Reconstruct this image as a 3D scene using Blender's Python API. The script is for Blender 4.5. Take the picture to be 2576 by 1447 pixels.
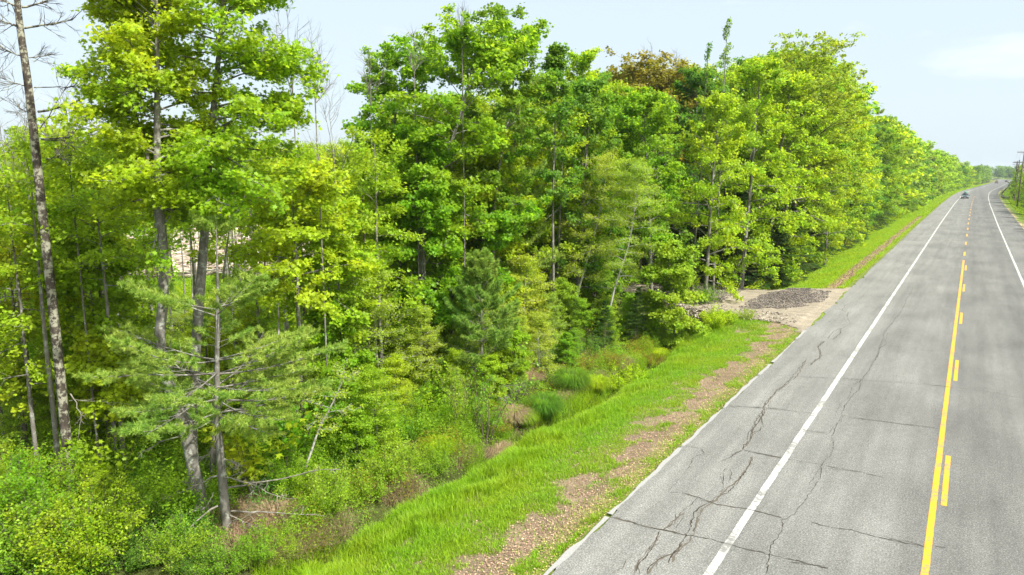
import bpy, math, random
import numpy as np
R = math.radians
for o in list(bpy.data.objects): bpy.data.objects.remove(o)
sc = bpy.context.scene
col = sc.collection
rng = np.random.default_rng(11)
random.seed(5)

# ------------------------------------------------------------------ camera
CH, FPX = 8.1, 1721.0                       # eye height, focal length in 2576-px units
PITCH = math.atan(291 / FPX)
YAW = math.atan2(1164, 291 * math.sin(PITCH) + FPX * math.cos(PITCH))   # left of the road's direction (+Y)
cam = bpy.data.objects.new('camera', bpy.data.cameras.new('camera')); col.objects.link(cam)
cam.location = (0, 0, CH); cam.rotation_euler = (R(90) - PITCH, 0, YAW)
cam.data.lens = 24.05; cam.data.sensor_width = 36; cam.data.clip_start = .1; cam.data.clip_end = 6000
sc.camera = cam

# ------------------------------------------------------------------ sky and sun
SUN_AZ, SUN_EL = R(98), R(50)               # azimuth clockwise from +Y
w = bpy.data.worlds.new('World'); sc.world = w; w.use_nodes = True
nt = w.node_tree; nd = nt.nodes; lk = nt.links
sky = nd.new('ShaderNodeTexSky'); sky.sky_type = 'NISHITA'; sky.sun_disc = False
sky.sun_elevation = SUN_EL; sky.sun_rotation = SUN_AZ; sky.dust_density = 2.5; sky.air_density = 1.0; sky.ozone_density = 1.5
tc = nd.new('ShaderNodeTexCoord')
sep = nd.new('ShaderNodeSeparateXYZ'); lk.new(tc.outputs['Generated'], sep.inputs[0])
mp = nd.new('ShaderNodeMapping'); mp.inputs['Scale'].default_value = (1.2, 1.2, 4.5); lk.new(tc.outputs['Generated'], mp.inputs[0])
nz = nd.new('ShaderNodeTexNoise'); nz.inputs['Scale'].default_value = 2.6; nz.inputs['Detail'].default_value = 7; nz.inputs['Roughness'].default_value = .5
lk.new(mp.outputs[0], nz.inputs['Vector'])
rp = nd.new('ShaderNodeValToRGB'); rp.color_ramp.elements[0].position = .60; rp.color_ramp.elements[0].color = (0, 0, 0, 1)
rp.color_ramp.elements[1].position = .76; rp.color_ramp.elements[1].color = (1, 1, 1, 1); lk.new(nz.outputs[0], rp.inputs[0])
# thin high veil: more of it to the right (towards the sun) and low down
veil = nd.new('ShaderNodeMixRGB'); veil.inputs['Fac'].default_value = .72; veil.inputs['Color2'].default_value = (6.5, 7.5, 8.2, 1)
lk.new(sky.outputs[0], veil.inputs['Color1'])
cl = nd.new('ShaderNodeMixRGB'); cl.inputs['Color2'].default_value = (9.8, 9.8, 9.8, 1)
mf = nd.new('ShaderNodeMath'); mf.operation = 'MULTIPLY'; mf.inputs[1].default_value = .5; lk.new(rp.outputs[0], mf.inputs[0])
lk.new(mf.outputs[0], cl.inputs['Fac']); lk.new(veil.outputs[0], cl.inputs['Color1'])
sd = nd.new('ShaderNodeVectorMath'); sd.operation = 'DOT_PRODUCT'; sd.inputs[1].default_value = (math.sin(SUN_AZ) * math.cos(SUN_EL), math.cos(SUN_AZ) * math.cos(SUN_EL), math.sin(SUN_EL)); lk.new(tc.outputs['Generated'], sd.inputs[0])
gm_ = nd.new('ShaderNodeMath'); gm_.operation = 'MAXIMUM'; gm_.inputs[1].default_value = 0; lk.new(sd.outputs['Value'], gm_.inputs[0]); gp_ = nd.new('ShaderNodeMath'); gp_.operation = 'POWER'; gp_.inputs[1].default_value = 5; lk.new(gm_.outputs[0], gp_.inputs[0])
gl = nd.new('ShaderNodeMixRGB'); gl.blend_type = 'ADD'; gl.inputs['Color2'].default_value = (26, 24, 21, 1); lk.new(gp_.outputs[0], gl.inputs['Fac']); lk.new(cl.outputs[0], gl.inputs['Color1'])
bg = nd['Background'] if 'Background' in nd else nd.new('ShaderNodeBackground')
bg.inputs['Strength'].default_value = .074; lk.new(gl.outputs[0], bg.inputs['Color'])

sl = bpy.data.lights.new('sun', 'SUN'); sl.energy = 4.4; sl.angle = R(1.); sl.color = (1, .955, .88)
so = bpy.data.objects.new('sun', sl); col.objects.link(so)
so.rotation_euler = (R(90) - SUN_EL, 0, math.pi - SUN_AZ)
so.location = (30, 10, 40)

vs = sc.view_settings; vs.view_transform = 'Standard'; vs.look = 'None'; vs.exposure = 1.0; vs.gamma = 1; vs.use_curve_mapping = False
cy = sc.cycles; cy.max_bounces = 6; cy.diffuse_bounces = 4; cy.glossy_bounces = 2; cy.transmission_bounces = 4; cy.transparent_max_bounces = 6
cy.caustics_reflective = False; cy.caustics_refractive = False; cy.use_denoising = True; cy.sample_clamp_indirect = 6

# ------------------------------------------------------------------ helpers
def px(x, y, z=0., depth=None):
    """world point seen at photo position (x, y), on the level z or at a distance ahead"""
    u = x - 1288; v = 723.5 - y
    dx = u; dy = v * math.sin(PITCH) + FPX * math.cos(PITCH); dz = v * math.cos(PITCH) - FPX * math.sin(PITCH)
    s = (z - CH) / dz if depth is None else depth / dy
    X, Y, Z = dx * s, dy * s, CH + dz * s
    c, n = math.cos(YAW), math.sin(YAW)
    return np.array((X * c - Y * n, X * n + Y * c, Z))
def toview(p):
    c, n = math.cos(YAW), math.sin(YAW)
    X = p[..., 0] * c + p[..., 1] * n; Y = -p[..., 0] * n + p[..., 1] * c; Z = p[..., 2] - CH
    d = Y * math.cos(PITCH) - Z * math.sin(PITCH)
    return 1288 + FPX * X / d, 723.5 - FPX * (Y * math.sin(PITCH) + Z * math.cos(PITCH)) / d, Y
def tag(o, label=None, cat=None, group=None, kind=None):
    if label: o['label'] = label
    if cat: o['category'] = cat
    if group: o['group'] = group
    if kind: o['kind'] = kind
    return o
def link(name, me, parent=None):
    o = bpy.data.objects.new(name, me); col.objects.link(o)
    if parent: o.parent = parent
    return o
def empty(name, loc=(0, 0, 0), rz=0, s=1.):
    o = bpy.data.objects.new(name, None); col.objects.link(o)
    o.location = loc; o.rotation_euler = (0, 0, rz); o.scale = (s, s, s); o.empty_display_size = .2
    return o
def mesh_np(name, V, sizes, idx, mat, smooth=False, mi=None):
    me = bpy.data.meshes.new(name)
    V = np.asarray(V, np.float32); idx = np.asarray(idx, np.int32); sizes = np.asarray(sizes, np.int32)
    me.vertices.add(len(V)); me.vertices.foreach_set('co', V.ravel())
    me.loops.add(len(idx)); me.loops.foreach_set('vertex_index', idx)
    me.polygons.add(len(sizes)); st = np.concatenate(([0], np.cumsum(sizes)[:-1])).astype(np.int32)
    me.polygons.foreach_set('loop_start', st); me.polygons.foreach_set('loop_total', sizes)
    if smooth: me.polygons.foreach_set('use_smooth', np.ones(len(sizes), bool))
    for m in (mat if isinstance(mat, (list, tuple)) else [mat]): me.materials.append(m)
    if mi is not None: me.polygons.foreach_set('material_index', np.asarray(mi, np.int32))
    me.update(calc_edges=True)
    return me
def mesh_py(name, V, F, mat, smooth=False):
    me = bpy.data.meshes.new(name); me.from_pydata([tuple(map(float, v)) for v in V], [], F); me.materials.append(mat)
    if smooth: me.polygons.foreach_set('use_smooth', [True] * len(F))
    me.update(); return me
_g = np.random.default_rng(3).random((256, 256))
def vnoise(x, y, s=1., oct=3):
    r = 0; a = 1; t = 0
    for k in range(oct):
        X = np.asarray(x) / s + 17.3 * k; Y = np.asarray(y) / s + 9.1 * k
        i = np.floor(X).astype(int); j = np.floor(Y).astype(int); fx = X - i; fy = Y - j
        fx = fx * fx * (3 - 2 * fx); fy = fy * fy * (3 - 2 * fy)
        g = lambda a, b: _g[a % 256, b % 256]
        r = r + a * ((g(i, j) * (1 - fx) + g(i + 1, j) * fx) * (1 - fy) + (g(i, j + 1) * (1 - fx) + g(i + 1, j + 1) * fx) * fy)
        t += a; a *= .5; s = s / 2.
    return r / t
def nrm(a): return a / np.maximum(np.linalg.norm(a, axis=-1, keepdims=True), 1e-9)
def sstep(a, b, x): t = np.clip((x - a) / (b - a), 0, 1); return t * t * (3 - 2 * t)

# ------------------------------------------------------------------ the lie of the land
CY = np.array([-100, 130, 210, 275, 330, 364, 458, 577, 683, 780, 850, 5000.]); CX = np.array([0, 0, .2, .7, 1.8, 3.1, 8.3, 14.6, 20, 24, 25.5, 25.5])
def cx(y): return np.interp(y, CY, CX)
LE, RE = -6.55, 6.6
def gz(x, y):
    x = np.asarray(x, float); y = np.asarray(y, float); l = x - cx(y)
    n1 = vnoise(x, y, 3.5) - .5; n2 = vnoise(x + 50, y, 18.) - .5
    drive = sstep(36.5, 39, y) * (1 - sstep(51, 54, y))
    deep = (1 - drive) * (1 - .55 * sstep(52, 60, y)) * (1 - .5 * sstep(110, 160, y))
    mid = -12.35 + .35 * np.sin(y * .31) + .25 * np.sin(y * .83 + 1)
    slope = np.interp(l, [-11.4, -10.2, -8.8, -7.2, -6.5, -6.3], [-1.0, -.62, -.33, -.13, -.05, -.14])
    ditch = -.75 * np.exp(-((l - mid) / .55) ** 2)
    z = slope * (1 - .6 * drive) + ditch * deep
    far = sstep(-12.6, -13.3, l)
    z = z * (1 - far) + far * (-.95 + n1 * .5 + n2 * .5) * (1 - .6 * drive) + far * 0
    z = z + np.where(l < -10, n1 * .16, n1 * .05)
    zr = np.interp(l, [6.3, 6.6, 8, 11, 14, 40], [-.14, -.05, -.22, -1.1, -1.3, -1.0]) + n1 * .1
    z = np.where(l > 0, zr, z)
    z = np.where((l > LE + .15) & (l < RE - .15), -.14, z)
    return z

# ------------------------------------------------------------------ materials
def M(name, base=(.5, .5, .5), rough=.8, spec=.3, metal=0.):
    m = bpy.data.materials.new(name); m.use_nodes = True; b = m.node_tree.nodes['Principled BSDF']
    b.inputs['Base Color'].default_value = (*base, 1); b.inputs['Roughness'].default_value = rough
    b.inputs['Specular IOR Level'].default_value = spec; b.inputs['Metallic'].default_value = metal
    return m
def NZ(m, scale, detail=4, rough=.55, vec=None, stretch=None):
    n = m.node_tree.nodes; l = m.node_tree.links
    t = n.new('ShaderNodeTexCoord'); z = n.new('ShaderNodeTexNoise'); z.inputs['Scale'].default_value = scale
    z.inputs['Detail'].default_value = detail; z.inputs['Roughness'].default_value = rough
    if stretch:
        p = n.new('ShaderNodeMapping'); p.inputs['Scale'].default_value = stretch; l.new(t.outputs['Object'], p.inputs[0]); l.new(p.outputs[0], z.inputs['Vector'])
    else: l.new(t.outputs['Object'], z.inputs['Vector'])
    return z.outputs['Fac']
def RAMP(m, fac, stops):
    n = m.node_tree.nodes; l = m.node_tree.links; r = n.new('ShaderNodeValToRGB'); e = r.color_ramp.elements
    while len(e) < len(stops): e.new(.5)
    for k, (p, c) in enumerate(stops):
        e[k].position = p; e[k].color = (*c, 1) if isinstance(c, tuple) else (c, c, c, 1)
    l.new(fac, r.inputs[0]); return r.outputs[0]
def MIX(m, a, b, f, mode='MIX'):
    n = m.node_tree.nodes; l = m.node_tree.links; x = n.new('ShaderNodeMixRGB'); x.blend_type = mode
    for s, v in ((x.inputs['Fac'], f), (x.inputs['Color1'], a), (x.inputs['Color2'], b)):
        if isinstance(v, (int, float)): s.default_value = v if s.type == 'VALUE' else (v, v, v, 1)
        elif isinstance(v, tuple): s.default_value = (*v, 1)
        else: l.new(v, s)
    return x.outputs[0]
def BASE(m, c): m.node_tree.links.new(c, m.node_tree.nodes['Principled BSDF'].inputs['Base Color'])
def BUMP(m, fac, strength=.5, dist=.02):
    n = m.node_tree.nodes; l = m.node_tree.links; b = n.new('ShaderNodeBump'); b.inputs['Strength'].default_value = strength; b.inputs['Distance'].default_value = dist
    l.new(fac, b.inputs['Height']); l.new(b.outputs[0], n['Principled BSDF'].inputs['Normal'])
def leafmat(name, c, tc_, trans=.42, hv=.02, vv=.35, rough=.5, spec=.22):
    m = M(name, c, rough, spec); n = m.node_tree.nodes; l = m.node_tree.links; b = n['Principled BSDF']; out = n['Material Output']
    g = n.new('ShaderNodeNewGeometry'); oi = n.new('ShaderNodeObjectInfo')
    def mr(src, a, bb):
        q = n.new('ShaderNodeMapRange'); q.inputs['To Min'].default_value = a; q.inputs['To Max'].default_value = bb; l.new(src, q.inputs['Value']); return q.outputs[0]
    v = mr(g.outputs['Random Per Island'], 1 - vv, 1 + vv); h0 = mr(oi.outputs['Random'], .5 - hv, .5 + hv)
    pn = n.new('ShaderNodeTexNoise'); pn.inputs['Scale'].default_value = .55; pn.inputs['Detail'].default_value = 2; l.new(g.outputs['Position'], pn.inputs['Vector'])
    ha = n.new('ShaderNodeMath'); l.new(h0, ha.inputs[0]); l.new(mr(pn.outputs['Fac'], -.035, .035), ha.inputs[1]); h = ha.outputs[0]
    v2 = mr(oi.outputs['Random'], 1.12, .88); mm = n.new('ShaderNodeMath'); mm.operation = 'MULTIPLY'; l.new(v, mm.inputs[0]); l.new(v2, mm.inputs[1])
    def hsv(cc):
        q = n.new('ShaderNodeHueSaturation'); q.inputs['Color'].default_value = (*cc, 1); l.new(h, q.inputs['Hue']); l.new(mm.outputs[0], q.inputs['Value']); return q.outputs[0]
    l.new(hsv(c), b.inputs['Base Color']); t = n.new('ShaderNodeBsdfTranslucent'); l.new(hsv(tc_), t.inputs['Color'])
    mx = n.new('ShaderNodeMixShader'); mx.inputs[0].default_value = trans; l.new(b.outputs[0], mx.inputs[1]); l.new(t.outputs[0], mx.inputs[2]); l.new(mx.outputs[0], out.inputs['Surface'])
    return m
LM = dict(
    maple=leafmat('maple_leaf', (.19, .315, .014), (.48, .67, .02), .52),
    fresh=leafmat('fresh_leaf', (.225, .345, .014), (.54, .70, .02), .5),
    yellow=leafmat('yellow_leaf', (.26, .36, .016), (.60, .70, .025), .5),
    dark=leafmat('dark_leaf', (.085, .19, .018), (.22, .44, .02), .45),
    bronze=leafmat('bronze_leaf', (.20, .175, .018), (.44, .36, .025), hv=.015),
    oak=leafmat('oak_leaf', (.155, .235, .012), (.38, .52, .02), .5),
    birch=leafmat('birch_leaf', (.24, .34, .025), (.50, .64, .04), .5),
    pine=leafmat('pine_needle', (.16, .27, .035), (.30, .47, .05), trans=.35, vv=.35),
    candle=leafmat('pine_candle', (.27, .38, .06), (.42, .54, .07), trans=.35),
    spruce=leafmat('spruce_needle', (.06, .12, .02), (.10, .21, .02), trans=.3),
    shrub=leafmat('shrub_leaf', (.19, .32, .018), (.42, .60, .03), .48),
    far=leafmat('distant_leaf', (.11, .21, .022), (.24, .42, .03), hv=.03),
    fern=leafmat('fern_leaf', (.36, .46, .012), (.64, .78, .02), .5),
    grass=leafmat('grass_blade', (.22, .34, .012), (.46, .66, .02), trans=.45, vv=.4),
    straw=leafmat('straw_blade', (.33, .255, .15), (.33, .25, .14), trans=.35, vv=.3),
    red=leafmat('red_leaf', (.45, .08, .02), (.6, .12, .02)),
)
def barkmat(name, a, b, lichen, amt=.5, sc_=7., bump=.7):
    m = M(name, a, .9, .15); f = NZ(m, sc_, 6, .7, stretch=(1, 1, .35)); c = RAMP(m, f, [(.35, a), (.65, b)])
    q = NZ(m, 5.5, 7, .7); k = RAMP(m, q, [(amt, 0.), (amt + .07, 1.)]); BASE(m, MIX(m, c, lichen, k)); BUMP(m, f, bump, .03); return m
BM = dict(gray=barkmat('gray_bark', (.085, .078, .066), (.20, .19, .165), (.29, .30, .26), .54),
          lichen=barkmat('lichen_bark', (.022, .018, .015), (.085, .070, .055), (.27, .265, .20), .49, bump=1.),
          brown=barkmat('brown_bark', (.055, .043, .034), (.16, .13, .105), (.24, .24, .18), .6),
          pale=barkmat('birch_bark', (.24, .23, .20), (.42, .41, .38), (.08, .07, .06), .63),
          dead=barkmat('dead_wood', (.13, .115, .095), (.27, .25, .215), (.33, .32, .29), .55))

# ------------------------------------------------------------------ plant generators
LEAF = dict(
    maple=np.array([(0, -.5), (.16, -.28), (.45, -.32), (.33, 0), (.52, .22), (.17, .18), (0, .6), (-.17, .18), (-.52, .22), (-.33, 0), (-.45, -.32), (-.16, -.28)]),
    lobed=np.array([(0, -.5), (.38, -.3), (.3, .02), (.5, .2), (0, .6), (-.5, .2), (-.3, .02), (-.38, -.3)]),
    oval=np.array([(0, -.5), (.28, -.12), (.2, .28), (0, .5), (-.2, .28), (-.28, -.12)]),
    kite=np.array([(0, -.5), (.34, -.02), (0, .5), (-.34, -.02)]),
    needle=np.array([(-.06, 0), (.06, 0), (.035, .6), (0, 1.), (-.035, .6)]),
    spray=np.array([(0, -.1), (.2, .25), (0, 1.), (-.2, .25)]))
def leaves(P, Nn, T, size, shape):
    """P centres, Nn normals, T tip directions, size (n,)"""
    L = LEAF[shape]; k = len(L); Nn = nrm(Nn); T = nrm(T - (T * Nn).sum(-1, keepdims=True) * Nn); S = np.cross(T, Nn)
    V = P[:, None, :] + size[:, None, None] * (L[None, :, 0, None] * S[:, None, :] + L[None, :, 1, None] * T[:, None, :])
    if k > 4:   # a leaf is cupped a little
        V = V - size[:, None, None] * .35 * (np.abs(L[None, :, 0, None])) * Nn[:, None, :]
    n = len(P)
    return V.reshape(-1, 3), np.full(n, k), np.arange(n * k)
def tubes(ts):
    """ts: list of (pts (N,n,3), rad (N,n), sides) batches -> V, sizes, idx"""
    Vs, S, I, off = [], [], [], 0
    for P, r, s in ts:
        P = np.asarray(P, float); r = np.asarray(r, float)
        if P.ndim == 2: P = P[None]; r = r[None]
        if len(P) == 0: continue
        N, n, _ = P.shape; T = nrm(np.gradient(P, axis=1))
        ref = np.where(np.abs(T[..., 2:3]) > .9, np.array([1., 0, 0]), np.array([0, 0, 1.]))
        if n > 3: ref = np.broadcast_to(np.where(np.abs(T.mean(1)[:, None, 2:3]) > .7, np.array([1., 0, 0]), np.array([0, 0, 1.])), T.shape)
        A = nrm(np.cross(T, ref)); B = np.cross(T, A); a = np.arange(s) * 2 * math.pi / s
        V = P[:, :, None, :] + r[:, :, None, None] * (np.cos(a)[None, None, :, None] * A[:, :, None, :] + np.sin(a)[None, None, :, None] * B[:, :, None, :])
        Vs.append(V.reshape(-1, 3))
        b = (np.arange(N) * n * s)[:, None, None] + (np.arange(n - 1) * s)[None, :, None] + np.arange(s)[None, None, :]
        b2 = (np.arange(N) * n * s)[:, None, None] + (np.arange(n - 1) * s)[None, :, None] + ((np.arange(s) + 1) % s)[None, None, :]
        q = np.stack([b, b2, b2 + s, b + s], -1).reshape(-1) + off
        I.append(q); S.append(np.full(len(q) // 4, 4)); off += N * n * s
    return np.concatenate(Vs), np.concatenate(S), np.concatenate(I)
def curves(rg, P0, D0, L, n, bend, wob):
    N = len(P0); P = np.empty((N, n, 3)); P[:, 0] = P0; D = nrm(D0); st = (L / (n - 1))[:, None]
    for k in range(1, n):
        P[:, k] = P[:, k - 1] + D * st
        D = nrm(D + np.array([0, 0, bend / (n - 1)]) + rg.normal(0, wob, (N, 3)))
    return P
def at(P, i, s):
    n = P.shape[1]; f = np.clip(s, 0, .9999) * (n - 1); k = f.astype(int); f = (f - k)[:, None]
    a = P[i, k]; b = P[i, np.minimum(k + 1, n - 1)]; return a * (1 - f) + b * f, nrm(b - a)
def trunkline(rg, H, lean=.03, n=9):
    z = np.linspace(0, H, n); d = rg.normal(0, lean, 2); w = np.cumsum(rg.normal(0, lean * .35 * H / n, (n, 2)), 0); w -= w[0]
    return np.stack([z * d[0] + w[:, 0], z * d[1] + w[:, 1], z], -1)
def broadleaf(seed, H=14, base=.35, prof=(.5, .9, 1, .8, .3), Rm=3.5, n1=30, n2=8, n3=5, nl=14, size=.12, shape='kite', mat='maple', bark='gray', r0=.16,
              trunk=None, el=(10, 65), droop=-.5, twigs=True, dense=.2, az=None, name='tree', sides=8, rtop=.25, spread2=.38, extra=None):
    rg = np.random.default_rng(seed)
    tk = trunkline(rg, H) if trunk is None else np.asarray(trunk, float); n = len(tk)
    tt = np.linspace(0, 1, n); hr = (tk[:, 2] - tk[0, 2]) / max(tk[-1, 2] - tk[0, 2], .1); rad = r0 * ((1 - hr) * (1 - rtop * .3) + .06) ** .75; rad[0] *= 1.25
    TK = tk[None]
    t = (np.arange(n1) + rg.random(n1)) / n1; t = t ** .9; s = base + (1 - base) * t
    a = (np.arange(n1) * 2.39996 + rg.normal(0, .35, n1)) if az is None else az(rg, n1, t)
    e = np.radians(el[0] + (el[1] - el[0]) * t ** 1.3 + rg.normal(0, 13, n1))
    P0, _ = at(TK, np.zeros(n1, int), s)
    D0 = np.stack([np.cos(a) * np.cos(e), np.sin(a) * np.cos(e), np.sin(e)], -1)
    L = np.interp(t, np.linspace(0, 1, len(prof)), prof) * Rm * .84 * rg.uniform(.68, 1.18, n1) / np.maximum(np.cos(e), .62)
    P1 = curves(rg, P0, D0, L, 6, droop, .10)
    r1 = np.interp(s, tt, rad) * .42
    r1 = r1[:, None] * np.linspace(1, .18, 6)[None]
    i2 = np.repeat(np.arange(n1), n2); s2 = np.tile(np.linspace(.28, 1, n2), n1) + rg.normal(0, .04, n1 * n2)
    Q, T = at(P1, i2, s2); N2 = len(Q); sd = np.where(np.arange(N2) % 2 == 0, 1, -1)[:, None]
    side = nrm(np.cross(T, [0, 0, 1.])) * sd; D2 = T * .65 + side * rg.uniform(.5, 1.1, (N2, 1)) + np.array([0, 0, .18]) + rg.normal(0, 1, (N2, 3)) * np.array([.24, .24, .34])
    L2 = L[i2] * spread2 * rg.uniform(.6, 1.2, N2) * (1.15 - .5 * s2) + .12
    P2 = curves(rg, Q, D2, L2, 4, droop * .6, .12)
    i3 = np.repeat(np.arange(N2), n3); s3 = rg.uniform(.25, 1, N2 * n3); Q3, T3 = at(P2, i3, s3); N3 = len(Q3)
    D3 = T3 * .6 + rg.normal(0, .55, (N3, 3)) + np.array([0, 0, .12]); L3 = rg.uniform(.5, 1.2, N3) * (.08 + .22 * np.minimum(L2[i3], 1.5))
    P3 = curves(rg, Q3, D3, L3, 3, droop * .4, .1)
    i4 = np.repeat(np.arange(N3), nl); s4 = rg.random(N3 * nl) ** .7; C, T4 = at(P3, i4, s4); C = C + rg.normal(0, dense * .58, C.shape) * np.array([1, 1, .75])
    ax, _ = at(TK, np.zeros(len(C), int), np.clip((C[:, 2] - tk[0, 2]) / max(tk[-1, 2] - tk[0, 2], .1), 0, 1)); out = C - ax; out[:, 2] = 0; out = nrm(out)
    Nn = np.array([0, 0, .75]) + out * .28 + rg.normal(0, .48, C.shape); Tp = out * .5 + rg.normal(0, .6, C.shape) + np.array([0, 0, -.45])
    sz = size * rg.uniform(.6, 1.2, len(C))
    zb = tk[0, 2] + base * (tk[-1, 2] - tk[0, 2]); zt = max(np.percentile(C[:, 2], 99.7), tk[-1, 2]); f = (tk[-1, 2] - zb) / (zt - zb)
    tk = tk.copy()
    for A_ in (tk, P1, P2, P3, C): z_ = A_[..., 2]; A_[..., 2] = np.where(z_ > zb, zb + (z_ - zb) * f, z_)
    tb = [(tk, rad, sides), (P1, r1, 5), (P2, r1[i2, 3][:, None] * np.linspace(.5, .12, 4)[None] + .002, 4)]
    if twigs: tb.append((P3, np.full((N3, 3), 1.) * np.array([.005, .004, .002]), 3))
    if extra: tb += extra(rg, tk, rad)
    Vt, St, It = tubes(tb)
    wood = mesh_np(name + '_trunk', Vt, St, It, BM[bark], True)
    Vl, Sl, Il = leaves(C, Nn, Tp, sz, shape)
    return wood, mesh_np(name + '_crown', Vl, Sl, Il, LM[mat])
def conifer(seed, H=7, base=.15, Rm=2.2, n1=42, n2=9, n3=4, nl=18, size=.13, kind='pine', bark='gray', r0=.09, trunk=None, el=(2, 45), droop=.25, name='pine', prof=(.8, 1, .9, .65, .4, .1), flat=.5, gaps=None):
    rg = np.random.default_rng(seed); tk = trunkline(rg, H, .015) if trunk is None else np.asarray(trunk, float); n = len(tk); TK = tk[None]
    hr = (tk[:, 2] - tk[0, 2]) / (tk[-1, 2] - tk[0, 2]); rad = r0 * ((1 - hr) * .95 + .05)
    t = np.floor((np.arange(n1) / n1) * (n1 / 5)) / (n1 / 5) + rg.normal(0, .008, n1) if kind == 'pine' else (np.arange(n1) + rg.random(n1)) / n1
    t = np.clip(t, 0, .98)
    if gaps is not None: t = gaps(t)
    s = base + (1 - base) * t; a = np.arange(n1) * 2.39996 + rg.normal(0, .3, n1); e = np.radians(el[0] + (el[1] - el[0]) * t + rg.normal(0, 5, n1))
    P0, _ = at(TK, np.zeros(n1, int), s); D0 = np.stack([np.cos(a) * np.cos(e), np.sin(a) * np.cos(e), np.sin(e)], -1)
    L = np.interp(t, np.linspace(0, 1, len(prof)), prof) * Rm * rg.uniform(.75, 1.15, n1)
    P1 = curves(rg, P0, D0, L, 6, droop, .05); r1 = (np.interp(s, hr, rad) * .35)[:, None] * np.linspace(1, .2, 6)[None]
    i2 = np.repeat(np.arange(n1), n2); s2 = np.tile(np.linspace(.25, 1, n2), n1); Q, T = at(P1, i2, s2); N2 = len(Q)
    sd = np.where(np.arange(N2) % 2 == 0, 1, -1)[:, None]; side = nrm(np.cross(T, [0, 0, 1.])) * sd
    D2 = T * .8 + side * .9 + rg.normal(0, .15, (N2, 3)) * np.array([1, 1, flat]); L2 = L[i2] * .38 * (1.25 - s2) * rg.uniform(.7, 1.2, N2) + .1
    P2 = curves(rg, Q, D2, L2, 4, droop * .5, .06)
    i3 = np.repeat(np.arange(N2), n3); s3 = np.tile(np.linspace(.35, 1., n3), N2); Q3, T3 = at(P2, i3, s3); N3 = len(Q3)
    D3 = nrm(T3 + rg.normal(0, .35, (N3, 3)) + np.array([0, 0, .25 if kind == 'pine' else -.15]))
    i4 = np.repeat(np.arange(N3), nl)
    if kind == 'pine':
        C = Q3[i4] + D3[i4] * rg.uniform(-.06, .05, (len(i4), 1)); Tp = nrm(D3[i4] * .75 + rg.normal(0, .5, (len(i4), 3))); Nn = rg.normal(0, 1, C.shape); sz = size * rg.uniform(.7, 1.15, len(C)); shp = 'needle'
    else:
        C = Q3[i4] + rg.normal(0, .07, (len(i4), 3)) * np.array([1, 1, .4]); Tp = nrm(D3[i4] + rg.normal(0, .45, (len(i4), 3)) * np.array([1, 1, .5])); Nn = np.array([0, 0, 1.]) + rg.normal(0, .35, C.shape); sz = size * rg.uniform(.7, 1.2, len(C)); shp = 'spray'
    Vt, St, It = tubes([(tk, rad, 7), (P1, r1, 4), (P2, r1[i2, 3][:, None] * np.linspace(.6, .2, 4)[None] + .0015, 3)])
    Vl, Sl, Il = leaves(C, Nn, Tp, sz, shp)
    mi = ((np.repeat(rg.random(N3), nl) < .42) & (kind == 'pine')).astype(int)
    return mesh_np(name + '_trunk', Vt, St, It, BM[bark], True), mesh_np(name + '_crown', Vl, Sl, Il, [LM['pine' if kind == 'pine' else 'spruce'], LM['candle']], mi=mi)
def bush(seed, H=1.4, Rm=.9, ns=26, nt=12, nl=14, size=.05, shape='oval', mat='shrub', bark='brown', name='shrub', up=.5, spread=.9, dens=.1, r=.008):
    rg = np.random.default_rng(seed); a = rg.uniform(0, 6.283, ns); rr = np.sqrt(rg.random(ns)) * Rm * .35
    P0 = np.stack([np.cos(a) * rr, np.sin(a) * rr, np.zeros(ns) - .1], -1); D = np.stack([np.cos(a) * spread * rg.random(ns), np.sin(a) * spread * rg.random(ns), np.full(ns, 1.)], -1)
    L = H * rg.uniform(.7, 1.12, ns); P1 = curves(rg, P0, D, L, 5, -.25, .12)
    i2 = np.repeat(np.arange(ns), nt); s2 = rg.uniform(.3, 1, len(i2)); Q, T = at(P1, i2, s2); D2 = T * .5 + rg.normal(0, .6, Q.shape) + np.array([0, 0, .25])
    L2 = rg.uniform(.12, .4, len(i2)) * H * .5; P2 = curves(rg, Q, D2, L2, 3, -.1, .1)
    i3 = np.repeat(np.arange(len(i2)), nl); C, T3 = at(P2, i3, rg.random(len(i3)) ** .6); C = C + rg.normal(0, dens * .5, C.shape)
    Nn = np.array([0, 0, .8]) + rg.normal(0, .5, C.shape); Tp = rg.normal(0, .7, C.shape) + T3; sz = size * rg.uniform(.6, 1.25, len(C))
    Vt, St, It = tubes([(P1, np.full((ns, 5), 1.) * np.linspace(r, r * .35, 5), 4), (P2, np.full((len(i2), 3), .0025), 3)])
    Vl, Sl, Il = leaves(C, Nn, Tp, sz, shape)
    return mesh_np(name + '_stem', Vt, St, It, BM[bark], True), mesh_np(name + '_leaves', Vl, Sl, Il, LM[mat])
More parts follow.
